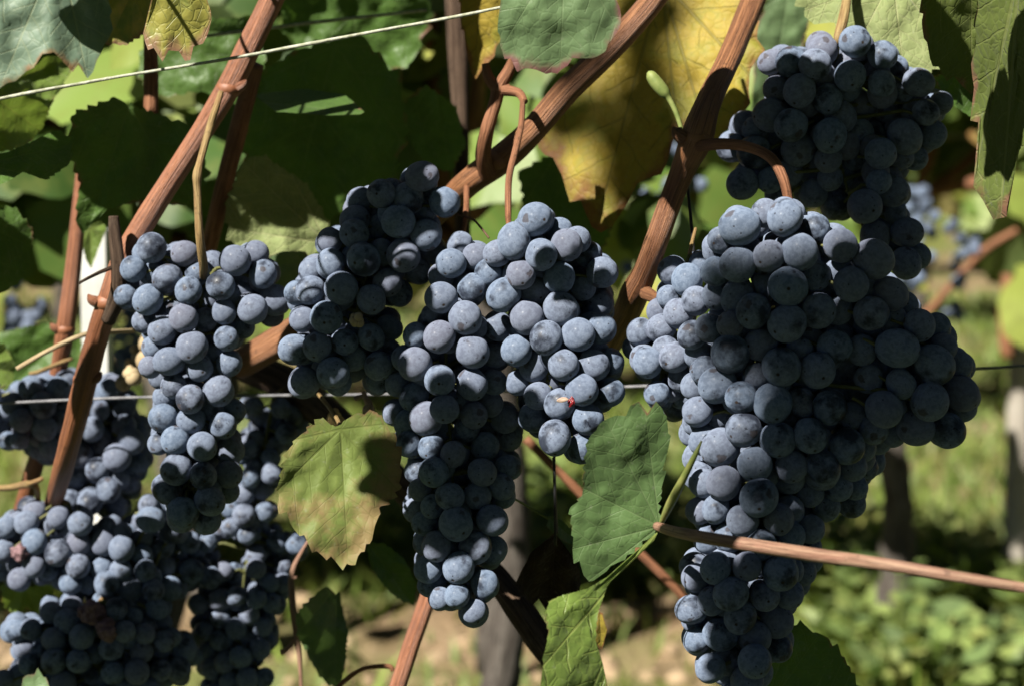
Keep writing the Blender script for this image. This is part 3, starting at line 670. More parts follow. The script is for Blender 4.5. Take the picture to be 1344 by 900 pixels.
def bunch(label, blocks, D0, axis, stalk, fill=30, depth_k=.6, stem_mat=STEMD, stalk_mat=STEMY, seed=1, axis_back=2.4, ring=1.25, group='grape bunches on the vine'):
    """axis: rachis in px points; stalk: list (px,py,depth,r_px) above it"""
    rnd = random.Random(seed); out, med = solve(blocks, D0, depth_k)
    rm = med*D0/FPX
    top = stalk[0] if stalk else (axis[0][0], axis[0][1], D0+.02, 3)
    root = empty('grape_bunch', W(top[0], top[1], top[2])); org = Vector(root.location)
    C = [(W(x, y, D), r*D/FPX) for x, y, r, D, l in out]
    ax = [(*W(x, y, D0+axis_back*rm+.3*abs(0)), 2.6*D0/FPX*(1-.5*i/len(axis))) for i, (x, y) in enumerate(axis)]
    # berries inside and behind that fill the body
    F = []; tries = 0
    while len(F) < fill and tries < 9000:
        tries += 1
        b = out[tries % len(out)]; x, y = b[0]+rnd.uniform(-1, 1)*med*.8, b[1]+rnd.uniform(-.8, .8)*med
        loc = [q for q in out if math.hypot(q[0]-x, q[1]-y) < q[2]*(.9 if tries < 6000 else 1.2)]
        if not loc: continue
        if any(not any(math.hypot(q[0]-x-cx_*med*.95, q[1]-y-cy_*med*.95) < q[2]*ring for q in out) for cx_, cy_ in RING): continue
        z = min(q[3] for q in loc)+rnd.uniform(1.5, 4.6)*rm
        p = W(x, y, z); r = rm*rnd.uniform(.86, 1.04)
        if any((p-c).length < (r+rr)*.78 for c, rr in C+F): continue
        F.append((p, r))
    # berries seen through the gaps between the front ones
    disc = [(x, y, r, z) for x, y, r, z, l in out] + [(*PX(p)[:2], r*FPX/PX(p)[2], PX(p)[2]) for p, r in F]
    xs = [d[0] for d in out]; ys = [d[1] for d in out]
    for rnd_ in range(2):
        y = min(ys)
        while y < max(ys):
            x = min(xs)
            while x < max(xs):
                if not any(math.hypot(d[0]-x, d[1]-y) < d[2]*.95 for d in disc):
                    near = [d for d in disc if math.hypot(d[0]-x, d[1]-y) < med*2.0]
                    an = sorted(math.atan2(d[1]-y, d[0]-x) for d in near)
                    if len(an) >= 3 and max([b-a for a, b in zip(an, an[1:])]+[an[0]+2*math.pi-an[-1]]) < 2.5:
                        z = min(max(d[3] for d in near), min(d[3] for d in near)+2.6*rm) + 1.5*rm
                        jx, jy = x+rnd.uniform(-.3, .3)*med, y+rnd.uniform(-.3, .3)*med
                        F.append((W(jx, jy, z), rm)); disc.append((jx, jy, med, z))
                x += med*.3
            y += med*.3
    allb = C + F
    def place(p, r):
        o = bpy.data.objects.new('grape', rnd.choice(BERRY_ME)); COL.objects.link(o); o.parent = root
        o.location = p-org
        a = min((Vector(q[:3]) for q in ax_dense), key=lambda q: (q-p).length)
        outw = (p-a).normalized()*.8 + Vector((0, 0, -.55)) + Vector([rnd.uniform(-.5, .5) for _ in range(3)])
        o.rotation_mode = 'QUATERNION'
        o.rotation_quaternion = (-outw).to_track_quat('Z', 'Y') @ Quaternion((0, 0, 1), rnd.uniform(0, 6.28))
        s_ = r*140; o.scale = (s_*rnd.uniform(.95, 1.04), s_*rnd.uniform(.95, 1.04), s_*rnd.uniform(.95, 1.09))
        return a
    ax_dense = catmull(ax, 8)
    mb = MB(); mb.tube(ax, 8, 8, .1, seed)
    for k_, (p, r) in enumerate(allb[:100]):
        a = place(p, r)
        d = p-a; un = d.normalized()
        end = p-un*r*.93; st = p-un*min(d.length, r*1.75)+Vector((0, 0, .25*r))
        mb.tube([(*st, .0008), (*(st*.5+end*.5), .0007), (*(end-un*.0006), .0009), (*end, .0016)], 6, 3)
        if k_ % 3 == 0: mb.tube([(*a, .0012), (*(a+(st-a)*.5+Vector((0, 0, -.1*r))), .0010), (*st, .0009)], 6, 4)
    mb.build('rachis', stem_mat, root, org)
    if len(allb) > 100:
        mm = MB()
        for p, r in allb[100:]: mm.ball(p, r, 20, 14)
        tag(mm.build('inner_grapes', SKIN, root, org), kind='stuff')
    if stalk:
        ms = MB()
        P = [(*W(x, y, d), r*d/FPX) for x, y, d, r in stalk] + [(*ax[0][:3], ax[0][3]*1.1)]
        ms.tube(P, 12, 8, .06, seed); ms.build('peduncle', stalk_mat, root, org)
    tag(root, label, 'grape bunch', group)
    return root

bunch('slim blue bunch on a straw coloured stalk, below the main left cane', [
 (145,295,4.5,[(242,137,90,.6),(135,262,80,.8),(440,172,80,2),(240,290,72,1),(335,318,86,0),(92,425,72,1),(222,443,90,0),(198,570,52,2),(460,388,82,0),(515,285,45,2.2),(650,360,84,0),(735,212,95,0),(862,165,74,2),(902,292,88,.3),(970,445,92,1),(840,500,90,0),(672,515,78,1),(432,550,85,0),(308,625,85,.7),(255,725,55,2),(482,720,92,0),(685,672,78,.9),(345,805,88,0),(232,840,68,1),(525,845,82,1),(700,822,75,1),(780,600,70,3),(560,560,70,3),(565,455,60,3),(950,530,60,3),(620,770,70,3)]),
 (175,480,4.092,[(218,108,75,1),(168,165,55,2),(305,178,78,0),(458,132,82,.8),(160,280,80,.8),(310,290,75,1),(482,320,75,1),(225,400,78,.7),(140,415,48,1),(370,432,80,0),(230,555,85,.6),(375,588,75,.1),(510,580,78,2),(180,660,85,.9),(265,785,85,0),(410,725,82,.2),(400,830,75,1.6),(520,450,78,2.6),(500,670,70,2.6),(535,240,60,3),(420,240,70,3)])],
 .965, [(265,370),(262,430),(255,500),(250,570),(248,640)], [(290,122,.985,4),(276,165,.97,5),(263,212,.96,5),(259,230,.955,6.2),(259,250,.955,5.2),(262,310,.955,5.5),(267,350,.965,6.2)], fill=90, seed=1)
bunch('dark shaded bunch with several lit berries, left of the centre pair', [
 (355,200,4.5,[(895,143,92,.4),(655,245,84,.9),(530,285,72,2),(815,272,92,.8),(1025,295,92,0),(500,400,90,1.6),(495,480,94,.9),(755,410,101,0),(640,440,72,2),(350,520,76,2),(920,490,97,0),(355,660,92,.9),(550,632,101,0),(785,610,96,.1),(655,590,80,2),(245,700,55,2),(235,815,85,.9),(165,830,52,1.8),(418,800,101,0),(690,770,85,1),(595,870,88,.2),(900,340,60,3),(760,830,80,3),(870,700,75,2.6),(950,580,75,2.6)]),
 (355,370,4.5,[(330,210,97,.1),(190,220,82,1),(140,400,95,.9),(275,382,88,.1),(440,355,80,1),(595,325,68,1.2),(205,585,85,.9),(370,535,97,0),(400,590,80,2),(490,450,75,2),(640,495,88,1.2),(640,580,78,2),(700,270,80,3),(700,420,75,3),(520,280,60,3)])],
 .93, [(520,285),(490,340),(470,400),(455,460)], [(560,300,1.04,4),(545,285,.99,4),(525,282,.965,3.5)], fill=120, seed=2, stalk_mat=STEMB)
bunch('long tapering lit bunch whose tip hangs lowest in the centre', [
 (510,260,4.2,[(345,360,85,.8),(393,258,70,2),(480,322,72,1.8),(290,550,90,0),(465,500,90,.8),(423,660,93,0),(250,650,50,2),(152,755,74,.9),(280,765,88,0),(600,705,82,1.8),(290,430,55,2.4)]),
 (510,430,4.2,[(462,130,93,0),(145,200,100,.1),(282,288,86,0),(140,378,80,.8),(205,500,95,0.1),(308,448,84,0),(460,310,90,.6),(470,480,74,1.6),(430,555,78,1.8),(235,655,68,1.6),(355,695,75,.8),(580,300,74,2.2),(530,650,80,2.6),(590,150,72,3),(310,570,60,2.6),(105,520,58,2),(110,640,62,2),(40,470,60,2.6),(40,190,50,3),(640,500,80,3),(660,600,80,3),(560,420,70,3),(600,740,70,2.6),(50,310,60,3)]),
 (510,600,3.913,[(148,70,44,2),(232,75,82,0),(160,165,60,1),(480,75,75,.8),(615,50,66,2),(580,150,64,2),(585,195,60,2),(315,200,73,0),(225,250,62,1),(142,270,52,2),(190,335,65,1),(455,195,72,.9),(345,340,90,0),(533,322,80,.3),(245,455,80,0),(445,460,85,0),(540,475,75,1.6),(205,570,75,.8),(360,565,82,0),(222,650,45,2.4),(495,650,75,.7),(352,710,65,0),(265,725,52,.9),(440,790,65,.6),(190,440,40,2.6)])],
 .92, [(600,330),(590,400),(585,480),(590,560),(595,640),(600,700),(605,770)], [(612,235,1.02,4),(612,275,.98,4),(606,310,.95,4)], fill=140, seed=3, stalk_mat=STEMB)
bunch('plump sunlit bunch with one burst red berry, under the arching brown stalk', [
 (510,260,4.2,[(807,118,95,.3),(690,238,95,0),(600,305,75,.9),(840,312,90,0),(935,185,52,2.2),(980,260,92,.8),(1040,230,76,1.8),(730,420,84,.1),(940,437,92,1),(552,410,62,1.8),(635,535,92,.8),(765,660,98,0),(805,510,80,2.6),(1070,490,70,1.8),(1178,410,88,1.6),(1100,310,50,2.8),(950,610,92,.7),(1150,580,95,2.4),(870,770,92,0),(1045,750,90,.1),(1172,720,85,.9),(1010,640,70,3)]),
 (510,430,4.2,[(705,125,90,.8),(800,215,82,.9),(965,205,88,0),(1130,205,85,.7),(1220,190,80,2),(712,305,72,.9),(825,375,78,.8),(945,420,90,.2),(1065,340,90,0),(1225,355,82,.9),(800,495,85,.8),(1100,505,85,.7),(917,605,93,0),(1065,665,82,1.4),(900,290,80,2.8),(1030,600,70,3),(1010,420,80,2.6)])],
 .91, [(668,300),(690,350),(705,410),(715,470),(725,540)], [(686,132,.97,3.5),(684,165,.965,4),(676,200,.96,4.5),(668,235,.955,4.5),(667,280,.945,4.2)], fill=110, seed=4, stalk_mat=STEMB)
bunch('nearly black shaded bunch at top right with light stripes on its upper berries', [
 (930,20,4.073,[(330,255,68,.9),(440,250,82,.8),(610,190,85,.8),(570,265,88,0),(783,143,90,.1),(930,215,80,.9),(757,325,87,0),(925,365,76,0.2),(1000,285,40,2.6),(1030,400,60,1.8),(1122,360,80,.8),(1162,520,72,.1),(1243,470,66,.9),(1200,640,78,.8),(362,395,70,.9),(487,405,88,0),(635,450,80,.8),(330,535,95,.8),(440,590,90,0),(705,545,88,.8),(650,645,93,0),(810,490,85,1.6),(940,500,72,1.8),(800,630,80,.9),(880,640,58,2.6),(1050,650,90,.7),(920,740,82,0),(1030,755,66,1),(1100,760,55,2),(200,580,62,2),(248,610,55,1.8),(130,710,82,1.8),(340,650,62,2),(240,730,85,1.2),(950,600,62,2.8),(640,770,76,1.8),(780,760,72,2.8),(480,720,90,1.8),(530,680,62,2.8)]),
 (930,180,4.073,[(182,250,85,.3),(330,230,62,2),(370,310,55,2.8),(910,240,68,0),(835,370,92,.1),(985,290,85,.8),(990,400,66,2),(1060,510,80,.9),(890,530,85,1.8),(1055,675,82,.4),(1118,635,62,1.8),(650,220,72,2.8),(560,300,80,2.8),(680,360,80,2.8),(560,200,72,3),(720,200,72,3),(430,190,72,2.8)])],
 .955, [(1100,60),(1095,130),(1100,200),(1120,270),(1150,330)], [(1112,-60,.99,5),(1112,-10,.985,6),(1107,25,.975,7),(1100,50,.97,6)], fill=170, seed=5)
EB = [
 (820,255,4.5,[(680,190,118,0),(570,272,85,.9),(830,112,90,.9),(945,140,110,.1),(1078,212,72,2),(1125,202,76,1.8),(852,365,98,.1),(1035,340,108,0),(542,455,90,.9),(668,415,108,0),(540,600,62,2.4),(670,610,100,1.2),(760,690,106,0),(622,768,80,.2),(500,790,90,.8),(400,830,50,1.8),(965,545,118,0),(960,762,117,0),(830,545,45,2.6),(545,335,55,2.6)]),
 (820,430,4.5,[(622,155,112,0),(800,100,98,.1),(472,252,62,1.8),(435,160,50,2),(548,335,106,.6),(690,410,98,.1),(925,230,115,0),(780,285,78,1),(430,495,92,.8),(558,525,78,.9),(873,445,117,0),(702,600,109,0),(562,705,116,.1),(906,660,110,0),(475,665,92,.9),(405,620,48,2.4),(768,805,105,0),(985,817,97,.7),(415,345,45,2),(430,760,55,2),(440,870,55,2),(1030,140,60,2)]),
 (1040,270,4.5,[(285,235,102,.1),(480,315,117,0),(347,465,103,0),(580,520,98,.8),(465,635,105,.6),(152,620,108,.7),(270,620,82,2.4),(135,410,92,1.8),(660,590,82,2.6),(750,705,96,0.2),(850,720,74,1.6),(890,835,86,.9),(590,670,60,2.6),(100,790,82,2.4)]),
 (1040,430,4.5,[(250,112,102,.8),(410,132,95,.9),(620,120,117,0),(835,217,119,0),(980,220,58,2.4),(150,250,105,.3),(642,330,86,1),(450,300,90,2.6),(810,435,117,0),(998,387,108,.8),(540,480,110,.1),(725,588,110,.4),(915,605,110,.9),(50,440,86,1.8),(220,470,105,.9),(105,635,105,0),(150,660,82,1.8),(320,700,108,.9),(400,770,86,1.8),(465,790,66,2.6),(480,600,90,2.6),(590,620,75,2.6),(180,820,100,.9),(1005,470,74,2),(350,520,82,3)]),
 (870,600,4.48,[(358,150,106,.7),(565,235,116,0),(218,310,78,1),(312,302,72,.8),(470,370,95,.2),(680,362,95,.8),(268,475,86,1.6),(388,470,90,.7),(575,512,98,.3),(750,460,76,1.8),(868,420,58,2),(205,110,54,2),(238,150,58,1.8),(740,200,76,1.8),(930,82,108,.9),(860,200,95,1),(1030,172,86,1),(1128,172,76,1),(960,290,86,1.8),(1108,270,76,1.8),(845,350,72,2.6),(850,530,80,2.4),(1070,30,90,1.8),(1178,60,76,1.8),(310,648,95,0),(185,640,62,1.8),(495,640,88,.2),(692,680,108,0),(192,705,72,1.8),(858,600,72,2.6),(818,670,56,2.6)]),
 (870,720,4.48,[(400,262,98,0),(600,275,95,.7),(288,305,86,.8),(168,355,86,.9),(742,265,68,1.8),(455,400,102,.1),(665,420,102,1.6),(205,530,82,.9),(340,500,98,.2),(538,520,98,.7),(678,580,72,1.8),(280,700,90,.8),(368,650,95,1.8),(540,660,102,0),(495,775,98,1.6),(420,870,86,2.6)])]
bunch('largest deep blue bunch on the right, wide shoulders and long tail to the bottom edge', EB,
 .865, [(1040,290),(1035,370),(1030,450),(1015,540),(1010,630),(1000,720),(985,800),(975,870)], [(918,192,.925,8),(950,189,.915,7.5),(985,194,.905,7),(1012,208,.895,7),(1028,235,.89,7),(1036,270,.89,6)], fill=260, seed=6, stalk_mat=STEMB, depth_k=.5)
bunch('small bright cluster tucked between the striped cane and the large right bunch', [
 (820,255,4.5,[(278,450,88,.8),(368,505,95,.1),(258,605,72,1),(420,630,88,0),(317,705,88,.1),(215,790,85,.2),(92,812,80,.9),(450,415,62,2.6),(200,690,50,2.2)]),
 (820,430,4.5,[(135,205,90,.8),(295,175,92,0),(330,300,76,1.2),(190,390,80,1.4),(275,360,74,2.4),(60,120,50,2.6),(330,400,76,2.6),(300,470,70,3)])],
 .905, [(905,335),(885,390),(875,440),(870,490)], [(913,300,.95,2),(908,320,.94,2.5)], fill=45, seed=7)
bunch('half shaded small bunch at the far left edge behind the cane', [
 (0,480,4.5,[(180,130,75,.8),(345,135,72,.8),(282,110,50,1.8),(80,225,68,.8),(255,230,80,0),(5,200,45,2),(130,320,75,0),(5,340,55,1.8),(260,365,75,0),(45,440,52,.9),(115,440,58,.9),(230,490,54,1.8),(305,480,72,1.4),(350,330,64,1.8),(385,240,56,1.8),(425,180,56,2),(345,400,64,2.4),(170,420,64,2.4),(420,110,40,2.6),(-60,300,70,1),(-70,420,70,1),(-60,180,70,1.5)])],
 1.11, [(40,490),(42,530),(44,580)], [(95,470,1.125,3),(70,480,1.12,3),(50,488,1.115,3)], fill=50, seed=8, ring=1.7)
bunch('sunny loose bunch hanging just right of the main left cane base', [
 (0,480,4.5,[(640,140,64,1.8),(572,190,56,1.8),(582,262,64,.9),(730,240,76,1.6),(540,372,78,0),(732,352,78,.8),(775,442,82,0),(480,530,80,.8),(690,540,82,0),(580,610,76,.8),(437,655,76,.8),(702,665,64,1.8),(640,730,72,.1),(410,795,72,.9),(530,805,76,0),(810,580,64,2.6),(680,830,72,2.4),(760,690,64,2.6),(600,440,80,2.6),(850,470,56,2.8),(500,690,64,2.6),(810,400,72,2.6),(650,290,64,2.6)])],
 1.12, [(140,520),(135,570),(125,620),(110,660)], [(175,495,1.16,3),(155,505,1.15,3)], fill=70, seed=9, ring=1.7)
bunch('broad sunlit bunch of pale blue berries spreading along the lower left', [
 (0,640,5.169,[(235,165,82,.9),(180,235,86,.6),(42,265,78,.8),(395,200,76,.8),(545,240,88,0),(725,265,64,1.8),(235,365,85,0),(25,430,78,.8),(395,440,88,0),(535,375,82,.7),(700,370,85,.5),(860,312,64,1.8),(825,410,88,0),(1020,215,90,.1),(1010,112,50,2),(965,340,76,.9),(1165,295,86,.8),(1100,110,60,2),(1100,410,76,.9),(965,455,76,.8),(985,560,78,0),(1125,530,72,.9),(230,530,85,.1),(130,620,76,.9),(530,530,82,.1),(480,645,78,.8),(690,545,76,.9),(820,555,78,.1),(725,650,85,0),(880,680,85,0.2),(1040,695,76,.2),(700,750,60,1.8),(1150,680,85,1.6),(1300,560,88,1.6),(1280,370,76,2.4),(590,440,70,2.6),(330,560,70,2.6),(600,650,70,2.6),(310,280,76,2.4),(-60,340,80,1),(-70,500,80,1.2),(1210,430,70,2.6),(620,560,70,2.8)])],
 1.09, [(90,660),(100,690),(120,720),(150,750),(190,770)], [(68,648,1.12,3),(75,640,1.12,3)][::-1], fill=190, seed=10, ring=1.7)
bunch('dark shaded bunch at the bottom left corner with shrivelled brown raisins', [
 (0,740,5.169,[(490,292,78,.9),(345,325,76,.9),(455,385,86,.3),(110,450,76,.8),(210,440,72,.7),(330,440,72,1.8),(365,505,86,0),(555,490,90,0),(270,600,64,1.8),(365,655,88,0),(530,655,82,.1),(845,455,80,0),(755,567,86,.1),(790,300,80,.8),(980,470,72,.8),(1065,300,76,1.6),(1110,520,76,1.6),(960,590,80,1.6),(765,735,84,.6),(930,730,86,.1),(840,835,82,.7),(1010,845,74,1.6),(1090,720,76,1.6),(160,570,64,2.4),(200,680,76,.9),(130,745,76,1.6),(25,780,70,.9),(430,805,90,.8),(620,770,80,2.4),(1250,580,88,2.2),(1210,710,86,2.2),(650,600,74,2.6),(650,420,70,2.4),(900,360,70,2.4),(-60,860,80,1),(240,840,80,1.6),(560,880,80,1.4),(700,900,84,1.2),(340,900,84,1)])],
 1.075, [(130,790),(125,830),(125,880),(125,930)], [(150,775,1.10,3),(140,780,1.095,3)], fill=190, seed=11, ring=1.7)
bunch('long shadowed bunch with scattered lit berries behind the slim blue bunch', [
 (200,500,4.5,[(575,572,62,.8),(610,512,46,1.6),(705,547,62,.7),(645,640,60,.8),(545,665,64,.8),(665,772,58,.8),(540,792,70,0),(462,750,56,1.8),(465,862,56,.9),(580,400,52,1.8),(700,452,58,1.6),(610,342,60,1.8),(600,150,60,2),(760,160,60,1.8),(830,200,58,1.8),(790,310,62,1.8),(725,385,60,2.2),(530,440,50,2.4),(870,240,54,2.4)]),
 (200,640,3.463,[(430,215,44,.8),(245,250,46,1.8),(165,345,50,1.6),(260,405,54,0),(322,380,46,.8),(470,367,46,.8),(470,305,44,1.6),(370,385,46,1.6),(310,505,50,.8),(382,490,50,.7),(472,500,48,.8),(530,430,46,1.6),(590,430,46,1.6),(590,357,44,1.8),(210,525,50,1.6),(310,590,48,1.5),(540,520,46,1.6),(440,570,46,1.6),(500,630,46,1.6),(380,640,50,1.5),(400,765,52,.7),(490,730,50,1.4),(330,790,48,1.4),(270,820,50,1.6),(510,860,46,1.5),(430,865,50,.8),(350,880,48,1.5),(250,740,46,2.2),(235,650,46,2.2),(570,240,50,2.4),(655,258,48,1.8),(540,340,46,2.4),(525,695,46,2),(440,690,46,2),(315,690,50,2),(290,930,50,1.5),(400,950,50,1.5)])],
 1.12, [(360,520),(345,600),(335,680),(320,760),(315,850)], [(395,490,1.15,3),(378,505,1.14,3)], fill=190, seed=12, ring=1.7)
def raisins():
    lst = [W(114, 802, 1.075), W(122, 797, 1.072), W(120, 808, 1.072), W(131, 803, 1.078), W(138, 822, 1.07), W(141, 830, 1.068), W(26, 725, 1.09)]
    for i, p in enumerate(lst):
        bm = bmesh.new(); bmesh.ops.create_icosphere(bm, subdivisions=3, radius=.0042)
        for v in bm.verts: v.co *= 1+.55*noise.noise(v.co*420+Vector((i*9, 0, 0)))+.2*noise.noise(v.co*900)
        me = bpy.data.meshes.new('raisin'); bm.to_mesh(me); bm.free()
        o = link('raisin', me, RAISIN); o.location = p
        tag(o, 'shrivelled brown raisin berry caught among the lower left berries', 'raisin', 'shrivelled raisins on the lower left bunches')
raisins()
def burst():
    m = plain_mat('red_pulp', (.12, .006, .012), (.24, .015, .02), 400, .3, .8, .6)
    bm = bmesh.new(); bmesh.ops.create_icosphere(bm, subdivisions=4, radius=.0014)
    for v in bm.verts:
        p_ = Vector((v.co.x*1.0+v.co.z*.35, v.co.y*.8, v.co.z*1.5))
        v.co = p_*(1+.45*noise.noise(v.co*700)+.25*noise.noise(v.co*1700))
    me = bpy.data.meshes.new('burst_pulp'); bm.to_mesh(me); bm.free()
    o = link('burst_pulp', me, m); o.location = W(750, 527, .894); tag(o, 'wet red pulp oozing between burst berries of the plump sunlit bunch', 'grape pulp')
    bm = bmesh.new(); bmesh.ops.create_icosphere(bm, subdivisions=3, radius=.0013)
    for v in bm.verts: v.co = Vector((v.co.x*1.9, v.co.y*.35, v.co.z*.8+v.co.x*.4))*(1+.5*noise.noise(v.co*900))
    me = bpy.data.meshes.new('torn_skin'); bm.to_mesh(me); bm.free()
    o = link('torn_skin', me, DRYP); o.location = W(739, 524, .892); tag(o, 'papery torn tan skin beside the red pulp', 'grape skin')
    mb = MB(); rnd = random.Random(3)
    for k in range(9): mb.ball(W(468+rnd.uniform(-9, 9), 420+rnd.uniform(-5, 5), .925+rnd.uniform(-.002, .002)), rnd.uniform(.001, .0022), 8, 6)
    o = mb.build('dead_flower_clump', STRAW, None, W(468, 420, .925)); tag(o, 'tan withered berry clump lodged in the dark centre left bunch', 'withered berry')
burst()

def vine_leaf(mb, c, s_, nrm, tip, rnd):
    n = nrm.normalized(); t = (tip - n*tip.dot(n)).normalized(); b = n.cross(t)
    pts = []
    for d in (-165, -130, -108, -92, -70, -52, -30, -14, 0, 14, 30, 52, 70, 92, 108, 130, 165):
        r = lobe_r(d)*s_*rnd.uniform(.9, 1.1)
        y = r*math.sin(R(d)); x = r*math.cos(R(d))
        pts.append(c + t*x + b*y + n*(-.25*abs(y)+rnd.uniform(-.05, .05)*s_))
    mb.fan(c + t*.25*s_, pts)

# ------------------------------------------------------------------ canopy leaves added out of view, shaped to cast shade on the bunches
SHADE_RANGES = []
def shade_leaves_above():
    mb = MB(); rnd = random.Random(21)
    def shade(px, py, D, length, tip, wid=1.0, seed=0, tmin=.12, extra=0.0):
        out = gen_outline(px, py, length, tip, wid, seed)
        c = W(px, py, D); pts = [W(x, y, D) for x, y in out]
        t = tmin
        while t < 2.0:
            q = [PX(p+S*t) for p in pts]
            if all(a[1] < -25 or a[0] < -25 for a in q) and all(a[2] > .05 for a in q): break
            t += .02
        t += extra
        nrm = 0
        P = [p + S*(t+.012*noise.noise(p*40)) for p in pts]
        mb.fan(sum(P, Vector())/len(P), P)
    for a in SHADES:
        SHADE_RANGES.append(len(mb.f)); shade(*a)
    SHADE_RANGES.append(len(mb.f))
    for k in range(170):  # further unseen leaves at both sides, added to cut sky light
        if k % 2: c = Vector((rnd.uniform(.32, 1.1), rnd.uniform(.1, .95), rnd.uniform(1.08, 1.75)))
        else: c = Vector((rnd.uniform(-1.5, -.80), rnd.uniform(.7, 1.4), rnd.uniform(.7, 1.75)))
        vine_leaf(mb, c, rnd.uniform(.06, .10), Vector((rnd.gauss(0, .6), -1, rnd.gauss(.5, .5))), Vector((rnd.gauss(0, .5), rnd.gauss(0, .3), -1)), rnd)
    o = mb.build('shade_leaves', LM['blocker'], None, (0, 0, 0), True)
    tag(o, 'unseen vine leaves added above the frame to cast chosen shade', 'foliage', kind='stuff')
SHADES = [
 (985,775,.87,130,-80,.9,60), (1010,830,.87,110,-90,1.0,61),
 # px, py, depth, length px, tip angle, width, seed
 (1085,168,.96,215,-100,1.0,1), (1165,190,.96,230,-80,1.0,2), (1025,205,.96,130,-110,1.0,3), (1215,230,.95,130,-60,1.0,4), (1125,275,.97,180,-85,1.0,5), (1190,330,.95,120,-90,1.0,6),
 (1190,440,.88,200,-40,1.0,7), (1150,600,.88,170,-60,1.0,8), (1240,520,.88,150,-90,1.0,9), (1130,700,.88,150,-80,1.0,10), (1175,440,.88,130,-110,.9,48),

 (480,300,.94,150,40,1.0,15), (520,300,.94,120,110,1.0,16), (535,430,.94,115,-80,1.0,17),
 (660,590,.93,150,-90,.8,19), (610,650,.92,110,-140,.9,20), (545,560,.94,100,-110,.6,21),
 (245,640,.965,90,-90,1.2,22), (330,830,1.12,160,-60,1.0,25), (120,850,1.08,170,-120,1.0,26), (80,880,1.08,170,-60,1,27),
 (230,850,1.09,170,-90,1,28), (385,530,1.12,120,160,1,29),
 
 (450,20,1.12,150,-110,1,33), (450,250,1.12,150,-60,.8,34), (195,190,1.06,118,-90,1,35), (250,60,1.1,160,-60,1,36), (560,120,1.15,220,-90,1,37), (720,230,1.16,170,-60,1,38),
 (650,160,1.0,80,-90,1,39), (40,520,1.11,80,-80,1,40), (600,190,1.03,90,-45,1,41), (1270,50,.93,150,-60,1,42), (1325,120,.88,110,-90,.8,43),
 (160,10,1.05,100,-70,1,44), (330,200,1.08,100,-60,1,45), (-10,330,1.05,100,0,1,46), (900,230,.95,60,-90,1,51),
 (775,385,.92,60,-60,1,56),

]
def far_shade():
    """unseen leaves added between the sun and the big right bunch and yellow leaf: soft, broken shade"""
    mb = MB(); rnd = random.Random(77)  # small leaves out of view, put in only to soften the sun
    spots = [(rnd.gauss(1050, 55), rnd.uniform(350, 700), .87) for k in range(15)] + [(rnd.uniform(700, 900), rnd.uniform(-20, 280), 1.06) for k in range(13)]
    for px, py, D in spots:
        if D < 1 and px < 945: continue
        if D > 1 and py > 180 and px < 820 and rnd.random() < .6: continue
        p = W(px, py, D) + S*rnd.uniform(2.0, 2.7)
        vine_leaf(mb, p, rnd.uniform(.022, .036), S+Vector([rnd.gauss(0, .5) for _ in range(3)]), Vector((rnd.gauss(0, .6), rnd.gauss(0, .5), -1)), rnd)
    tag(mb.build('soft_shade_leaves', CROWN, None, (0, 0, 0)), 'unseen leaves added high behind the camera to dim the sun', 'foliage', kind='stuff')
shade_leaves_above()

# ------------------------------------------------------------------ background rows
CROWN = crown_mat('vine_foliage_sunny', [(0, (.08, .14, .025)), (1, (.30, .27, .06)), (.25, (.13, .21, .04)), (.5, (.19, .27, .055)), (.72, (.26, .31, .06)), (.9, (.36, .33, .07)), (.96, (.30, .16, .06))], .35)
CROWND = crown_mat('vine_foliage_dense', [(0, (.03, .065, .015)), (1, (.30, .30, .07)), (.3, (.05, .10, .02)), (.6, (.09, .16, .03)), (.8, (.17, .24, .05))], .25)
def make_vine(name, seed, n_leaf, width, zlo, zhi, dep, ls, mat, trunk_r=.022, lean=.05):
    rnd = random.Random(seed); root = empty(name)
    mb = MB(); P = []
    for i in range(7):
        t = i/6; P.append((lean*t+.03*math.sin(t*5+seed), .02*math.cos(t*4+seed), .72*t, trunk_r*(1.25-.5*t)))
    mb.tube(P, 12, 6, .25, seed); mb.build('trunk', GREYB, root)
    mb = MB(); zt = .72
    for k in range(7):
        x = width*(k/6-.5)
        mb.tube([(lean, 0, zt-.03, .010), (x*.5, rnd.uniform(-.05, .05), zt+.05, .007), (x, rnd.uniform(-.1, .1), zt+.4, .004), (x+rnd.uniform(-.1, .1), rnd.uniform(-.15, .15), zhi, .004)], 8, 6)
    mb.build('cane', STEMB, root)
    mb = MB()
    for k in range(n_leaf):
        # clumps with gaps
        for _ in range(8):
            c = Vector((rnd.uniform(-.5, .5)*width, rnd.gauss(0, .35)*dep, rnd.uniform(zlo, zhi)))
            if noise.noise(c*4.5+Vector((seed*3, 0, 0))) > -.08: break
        a = rnd.uniform(0, 6.28)
        vine_leaf(mb, c, ls*rnd.uniform(.6, 1.15), Vector((rnd.gauss(0, .5), -1 if rnd.random() < .7 else 1, rnd.gauss(.5, .5))), Vector((rnd.gauss(0, .5), rnd.gauss(0, .3), -1)), rnd)
    mb.build('crown', mat, root)
    return root
def put_copy(root, loc, rz, label, group):
    r = root.copy(); COL.objects.link(r); r.location = loc; r.rotation_euler = (0, 0, rz)
    for ch in list(root.children):
        c = ch.copy(); COL.objects.link(c); c.parent = r
    return tag(r, label, 'grapevine', group)
GV = 'grapevines in the rows beyond'
